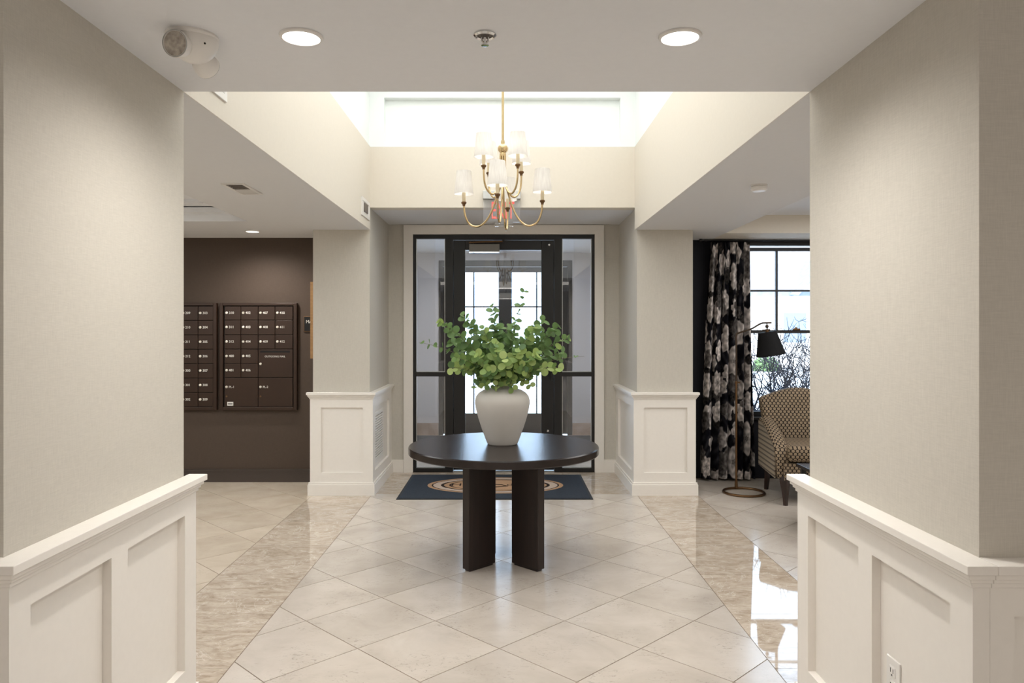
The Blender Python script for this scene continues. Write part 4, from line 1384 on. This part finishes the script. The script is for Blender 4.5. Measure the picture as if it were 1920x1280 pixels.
# floor lamp
LX, LY = 2.19, 7.07
fl = thing('floor_lamp', 'brass floor lamp with black drum shade and ring base in front of the curtain', 'floor lamp', (2.205, 6.9, 0))
ringp = [(2.205 + 0.182 * math.cos(2 * PI * k / 48), 6.895 + 0.182 * math.sin(2 * PI * k / 48), 0.012) for k in range(49)]
MB().tube(ringp, 0.0115, 10, cap=False).build('ring_base', M['antique'], fl, smooth=True)
MB().tube([(LX, LY, 0.012), (LX, LY, 0.09)], [0.016, 0.013], 12).tube([(LX, LY, 0.05), (LX, LY, 1.02)], 0.0105, 12).tube([(LX, LY, 1.005), (LX, LY, 1.03)], 0.014, 12).build('pole', M['antique'], fl, smooth=True)
MB().tube([(LX + 0.014, LY - 0.005, 1.018), (LX + 0.034, LY - 0.01, 1.018)], 0.007, 8).build('adjuster_knob', M['antique'], fl, smooth=True)
armp = smooth_path([(LX, LY, 1.02), (LX, LY, 1.30), (LX, LY, 1.465), (LX + 0.03, LY - 0.005, 1.492), (LX + 0.13, LY - 0.02, 1.525), (LX + 0.22, LY - 0.035, 1.578), (LX + 0.27, LY - 0.04, 1.585), (LX + 0.32, LY - 0.045, 1.587)], 5)
MB().tube(armp, 0.0085, 10).build('upper_arm', M['bronze'], fl, smooth=True)
hx, hy = LX + 0.278, LY - 0.042
MB().tube([(hx, hy, 1.585), (hx, hy, 1.50)], 0.006, 8).sphere((hx, hy, 1.552), 0.017, 1.0, 12).tube([(hx - 0.045, hy, 1.517), (hx + 0.03, hy, 1.522)], 0.006, 8).build('swivel_joint', M['bronze'], fl, smooth=True)
MB().tube([(hx, hy, 1.525), (hx + 0.004, hy, 1.49)], 0.017, 12).build('socket', M['antique'], fl, smooth=True)
rt = Matrix.Rotation(math.radians(-9), 3, 'Y')
MB().lathe([(0, 0.0), (0.084, 0.0), (0.133, -0.225), (0.131, -0.225), (0.082, -0.004), (0, -0.004)], (hx + 0.002, hy, 1.500), 40, rt).build('lamp_shade', M['lamp_black'], fl, smooth=True)

# armchair (local: front is -y)
ac = thing('armchair', 'upholstered armchair in tan and black oval lattice fabric with dark legs by the window', 'armchair', (2.735, 6.72, 0), math.radians(-6))


def chair():
    # back: two grids joined
    nx, nz = 14, 10
    m = MB()
    hw = lambda t: 0.315 + 0.055 * t ** 1.3

    def ztop(s): return 0.885 + 0.095 * (math.cos(s * PI / 2)) ** 1.2
    fr_, bk = [], []
    for j in range(nz + 1):
        t = j / nz
        rf, rb = [], []
        for i in range(nx + 1):
            s = -1 + 2 * i / nx
            z = 0.34 + (ztop(s) - 0.34) * t
            x = s * hw(t)
            rec = 0.21 + 0.10 * t
            bul = 0.035 * (1 - s ** 4) * math.sin(PI * min(1, t * 0.9 + 0.05))
            wing = -0.05 * abs(s) ** 5 * t
            rf.append(m.bm.verts.new((x, rec - bul + wing, z)))
            rb.append(m.bm.verts.new((x * 0.985, rec + 0.115 - 0.02 * abs(s) ** 3, z - 0.012)))
        fr_.append(rf); bk.append(rb)
    for j in range(nz):
        for i in range(nx):
            m.bm.faces.new((fr_[j][i], fr_[j][i + 1], fr_[j + 1][i + 1], fr_[j + 1][i]))
            m.bm.faces.new((bk[j][i + 1], bk[j][i], bk[j + 1][i], bk[j + 1][i + 1]))
        m.bm.faces.new((bk[j][0], fr_[j][0], fr_[j + 1][0], bk[j + 1][0]))
        m.bm.faces.new((fr_[j][nx], bk[j][nx], bk[j + 1][nx], fr_[j + 1][nx]))
    for i in range(nx):
        m.bm.faces.new((fr_[nz][i], fr_[nz][i + 1], bk[nz][i + 1], bk[nz][i]))
        m.bm.faces.new((bk[0][i], bk[0][i + 1], fr_[0][i + 1], fr_[0][i]))
    m.build('backrest', M['oval'], ac, smooth='all', local=True, sub=1, uv=True)
    m = MB().box(-0.27, 0.27, -0.375, 0.22, 0.375, 0.515, 0.04, 3)
    m.build('seat_cushion', M['oval'], ac, smooth='all', local=True, uv=True)
    m = MB().box(-0.268, 0.268, -0.381, 0.2, 0.488, 0.496, 0.003, 1)
    # seat base with an arched lower edge
    pts = [(-0.30, 0.365), (0.30, 0.365)] + [(0.30 - 0.6 * k / 12, 0.215 + 0.035 * math.sin(PI * k / 12)) for k in range(13)]
    m2 = MB().extrude_poly([(x, -0.345, z) for x, z in pts], (0, 0.62, 0))
    m2.build('seat_base', M['oval'], ac, local=True, uv=True)
    m.bm.free()
    for s in (-1, 1):
        top = [(0.30, 0.70), (0.22, 0.695), (0.12, 0.675), (0.02, 0.645), (-0.08, 0.605), (-0.17, 0.565), (-0.24, 0.53), (-0.29, 0.495), (-0.315, 0.45)]
        mm = MB()
        secs = []
        for (y, zt) in top:
            w = 0.058
            prof_ = [(-w * 0.7, 0.23), (-w, zt - 0.06), (-w * 1.02, zt - 0.025), (-w * 0.6, zt - 0.003), (0, zt), (w * 0.6, zt - 0.003), (w, zt - 0.03), (w * 0.9, zt - 0.08), (w * 0.8, 0.23)]
            secs.append([mm.bm.verts.new((s * 0.305 + q, y, z)) for q, z in prof_])
        n = len(secs[0])
        for a, b in zip(secs, secs[1:]):
            for k in range(n):
                mm.bm.faces.new((a[k], a[(k + 1) % n], b[(k + 1) % n], b[k]))
        mm.bm.faces.new(secs[0][::-1]); mm.bm.faces.new(secs[-1])
        mm.build('arm', M['oval'], ac, smooth=True, local=True, uv=True)
        pl_ = [(0.325, 0.235), (0.325, 0.66), (0.22, 0.655), (0.12, 0.635), (0.02, 0.605), (-0.08, 0.565), (-0.17, 0.525), (-0.235, 0.49), (-0.275, 0.44), (-0.275, 0.225)]
        xx = s * 0.357
        MB().extrude_poly([(xx, y, z) for y, z in pl_], (s * 0.010, 0, 0)).build('side_panel', M['stripe'], ac, local=True, uv=True)
        # front leg: flared at the top
        MB().tube([(s * 0.28, -0.30, 0.24), (s * 0.285, -0.31, 0.20), (s * 0.287, -0.325, 0.13), (s * 0.288, -0.335, 0.06), (s * 0.29, -0.345, 0.0)], [0.052, 0.047, 0.033, 0.024, 0.020], 4).build('leg', M['dark_wood'], ac, local=True)
        MB().tube([(s * 0.29, 0.27, 0.26), (s * 0.292, 0.29, 0.13), (s * 0.295, 0.325, 0.0)], [0.032, 0.026, 0.020], 4).build('leg', M['dark_wood'], ac, local=True)


chair()

ct = thing('coffee_table', 'dark low table whose corner shows in front of the armchair', 'table', (2.75, 5.45, 0))
MB().box(2.315, 3.15, 4.95, 5.92, 0.425, 0.452, 0.003).build('tabletop', M['espresso'], ct)
for x in (2.335, 3.10):
    for y in (4.98, 5.86):
        MB().box(x, x + 0.035, y, y + 0.035, 0, 0.425).build('leg', M['black_metal'], ct)

# ------------------------------------------------------------------ outdoors
struct('ground', MB().box(-60, 60, 10.92, 90, -0.4, -0.12).box(1.85, 60, 7.78, 10.92, -0.4, -0.12), M['snow'], 'pale bright ground outside')


def house(name, x, y, w, d, h, rh, label, mat):
    t = thing(name, label, 'house', (x, y, -0.12))
    MB().box(x - w / 2, x + w / 2, y, y + d, -0.12, h).build('wall', mat, t)
    MB().extrude_poly([(x - w / 2 - 0.4, y - 0.4, h), (x + w / 2 + 0.4, y - 0.4, h), (x + w / 2 + 0.4, y + d / 2, h + rh), (x - w / 2 - 0.4, y + d / 2, h + rh)], (0, 0.05, -0.25)).build('roof', M['roof'], t)
    gx_ = x + w * 0.18
    MB().extrude_poly([(gx_ - 1.8, y - 0.6, h), (gx_ + 1.8, y - 0.6, h), (gx_, y - 0.6, h + rh * 0.75)], (0, 2.5, 0)).build('gable', M['siding'], t)
    for s in (-1, 1):
        MB().extrude_poly([(gx_ + s * 2.1, y - 0.8, h - 0.25), (gx_, y - 0.8, h + rh * 0.78), (gx_, y - 0.8, h + rh * 0.78 + 0.22), (gx_ + s * 2.35, y - 0.8, h - 0.2)], (0, 3.0, 0)).build('gable_roof', M['roof'], t)
    for k in range(3):
        xx = x - w / 2 + w * (k + 0.5) / 3
        f = MB().box(xx - 0.6, xx + 0.6, y - 0.06, y, 0.9, 2.4).build('window_frame', M['siding'], t)
        MB().box(xx - 0.5, xx + 0.5, y - 0.08, y - 0.05, 1.0, 2.3).build('pane', M['house_window'], f)


house('house', 12.8, 33, 11, 8, 3.3, 2.6, 'pale house with a grey gabled roof seen through the lounge window', M['siding'])


def twiggy(name, x, y, w, h, label, mat, n, seed, lab_cat='shrub'):
    rg_ = random.Random(seed)
    m = MB()
    for _ in range(n):
        bx_ = x + rg_.uniform(-w, w) * 0.5
        by_ = y + rg_.uniform(-0.3, 0.3)
        p = Vector((bx_, by_, -0.12))
        d = Vector((rg_.uniform(-0.35, 0.35), rg_.uniform(-0.3, 0.3), 1)).normalized()
        pts = [p.copy()]
        hh = h * rg_.uniform(0.7, 1.05)
        for k in range(5):
            p = p + d * (hh / 5)
            d = (d + Vector((rg_.uniform(-.4, .4), rg_.uniform(-.4, .4), rg_.uniform(-.1, .2)))).normalized()
            pts.append(p.copy())
            if k >= 1:
                for _q in range(3):
                    e = Vector((rg_.uniform(-1, 1), rg_.uniform(-1, 1), rg_.uniform(0, 1))).normalized()
                    m.tube([p, p + e * 0.10, p + e * 0.17 + Vector((0, 0, 0.03))], [0.005, 0.004, 0.002], 3, cap=False)
        m.tube(pts, [0.012, 0.010, 0.008, 0.006, 0.005, 0.003], 4, cap=False)
    return tag(m.build(name, mat, origin=(x, y, -0.12)), label, lab_cat)


twiggy('bare_shrub', 4.25, 9.3, 2.6, 1.75, 'leafless twiggy shrub outside below the lounge window', M['twig'], 200, 3)


def bush(name, x, y, r, h, label):
    rg_ = random.Random(int(x * 10))
    m = MB()
    for _ in range(700):
        a = rg_.uniform(0, 2 * PI); q = rg_.random() ** 0.5
        p = Vector((x + r * q * math.cos(a), y + r * q * math.sin(a), -0.1 + h * rg_.random() * math.sqrt(max(0.05, 1 - q * q))))
        u = Vector((rg_.uniform(-1, 1), rg_.uniform(-1, 1), rg_.uniform(-1, 1))).normalized() * 0.09
        w = u.orthogonal().normalized() * 0.05
        m.bm.faces.new([m.bm.verts.new(p + q2) for q2 in (-u, w, u, -w)])
    return tag(m.build(name, M['bush'], origin=(x, y, -0.12)), label, 'shrub')


bush('green_bush', 10.5, 30.0, 0.55, 0.6, 'rounded green bush on the lawn beyond the bare shrub')
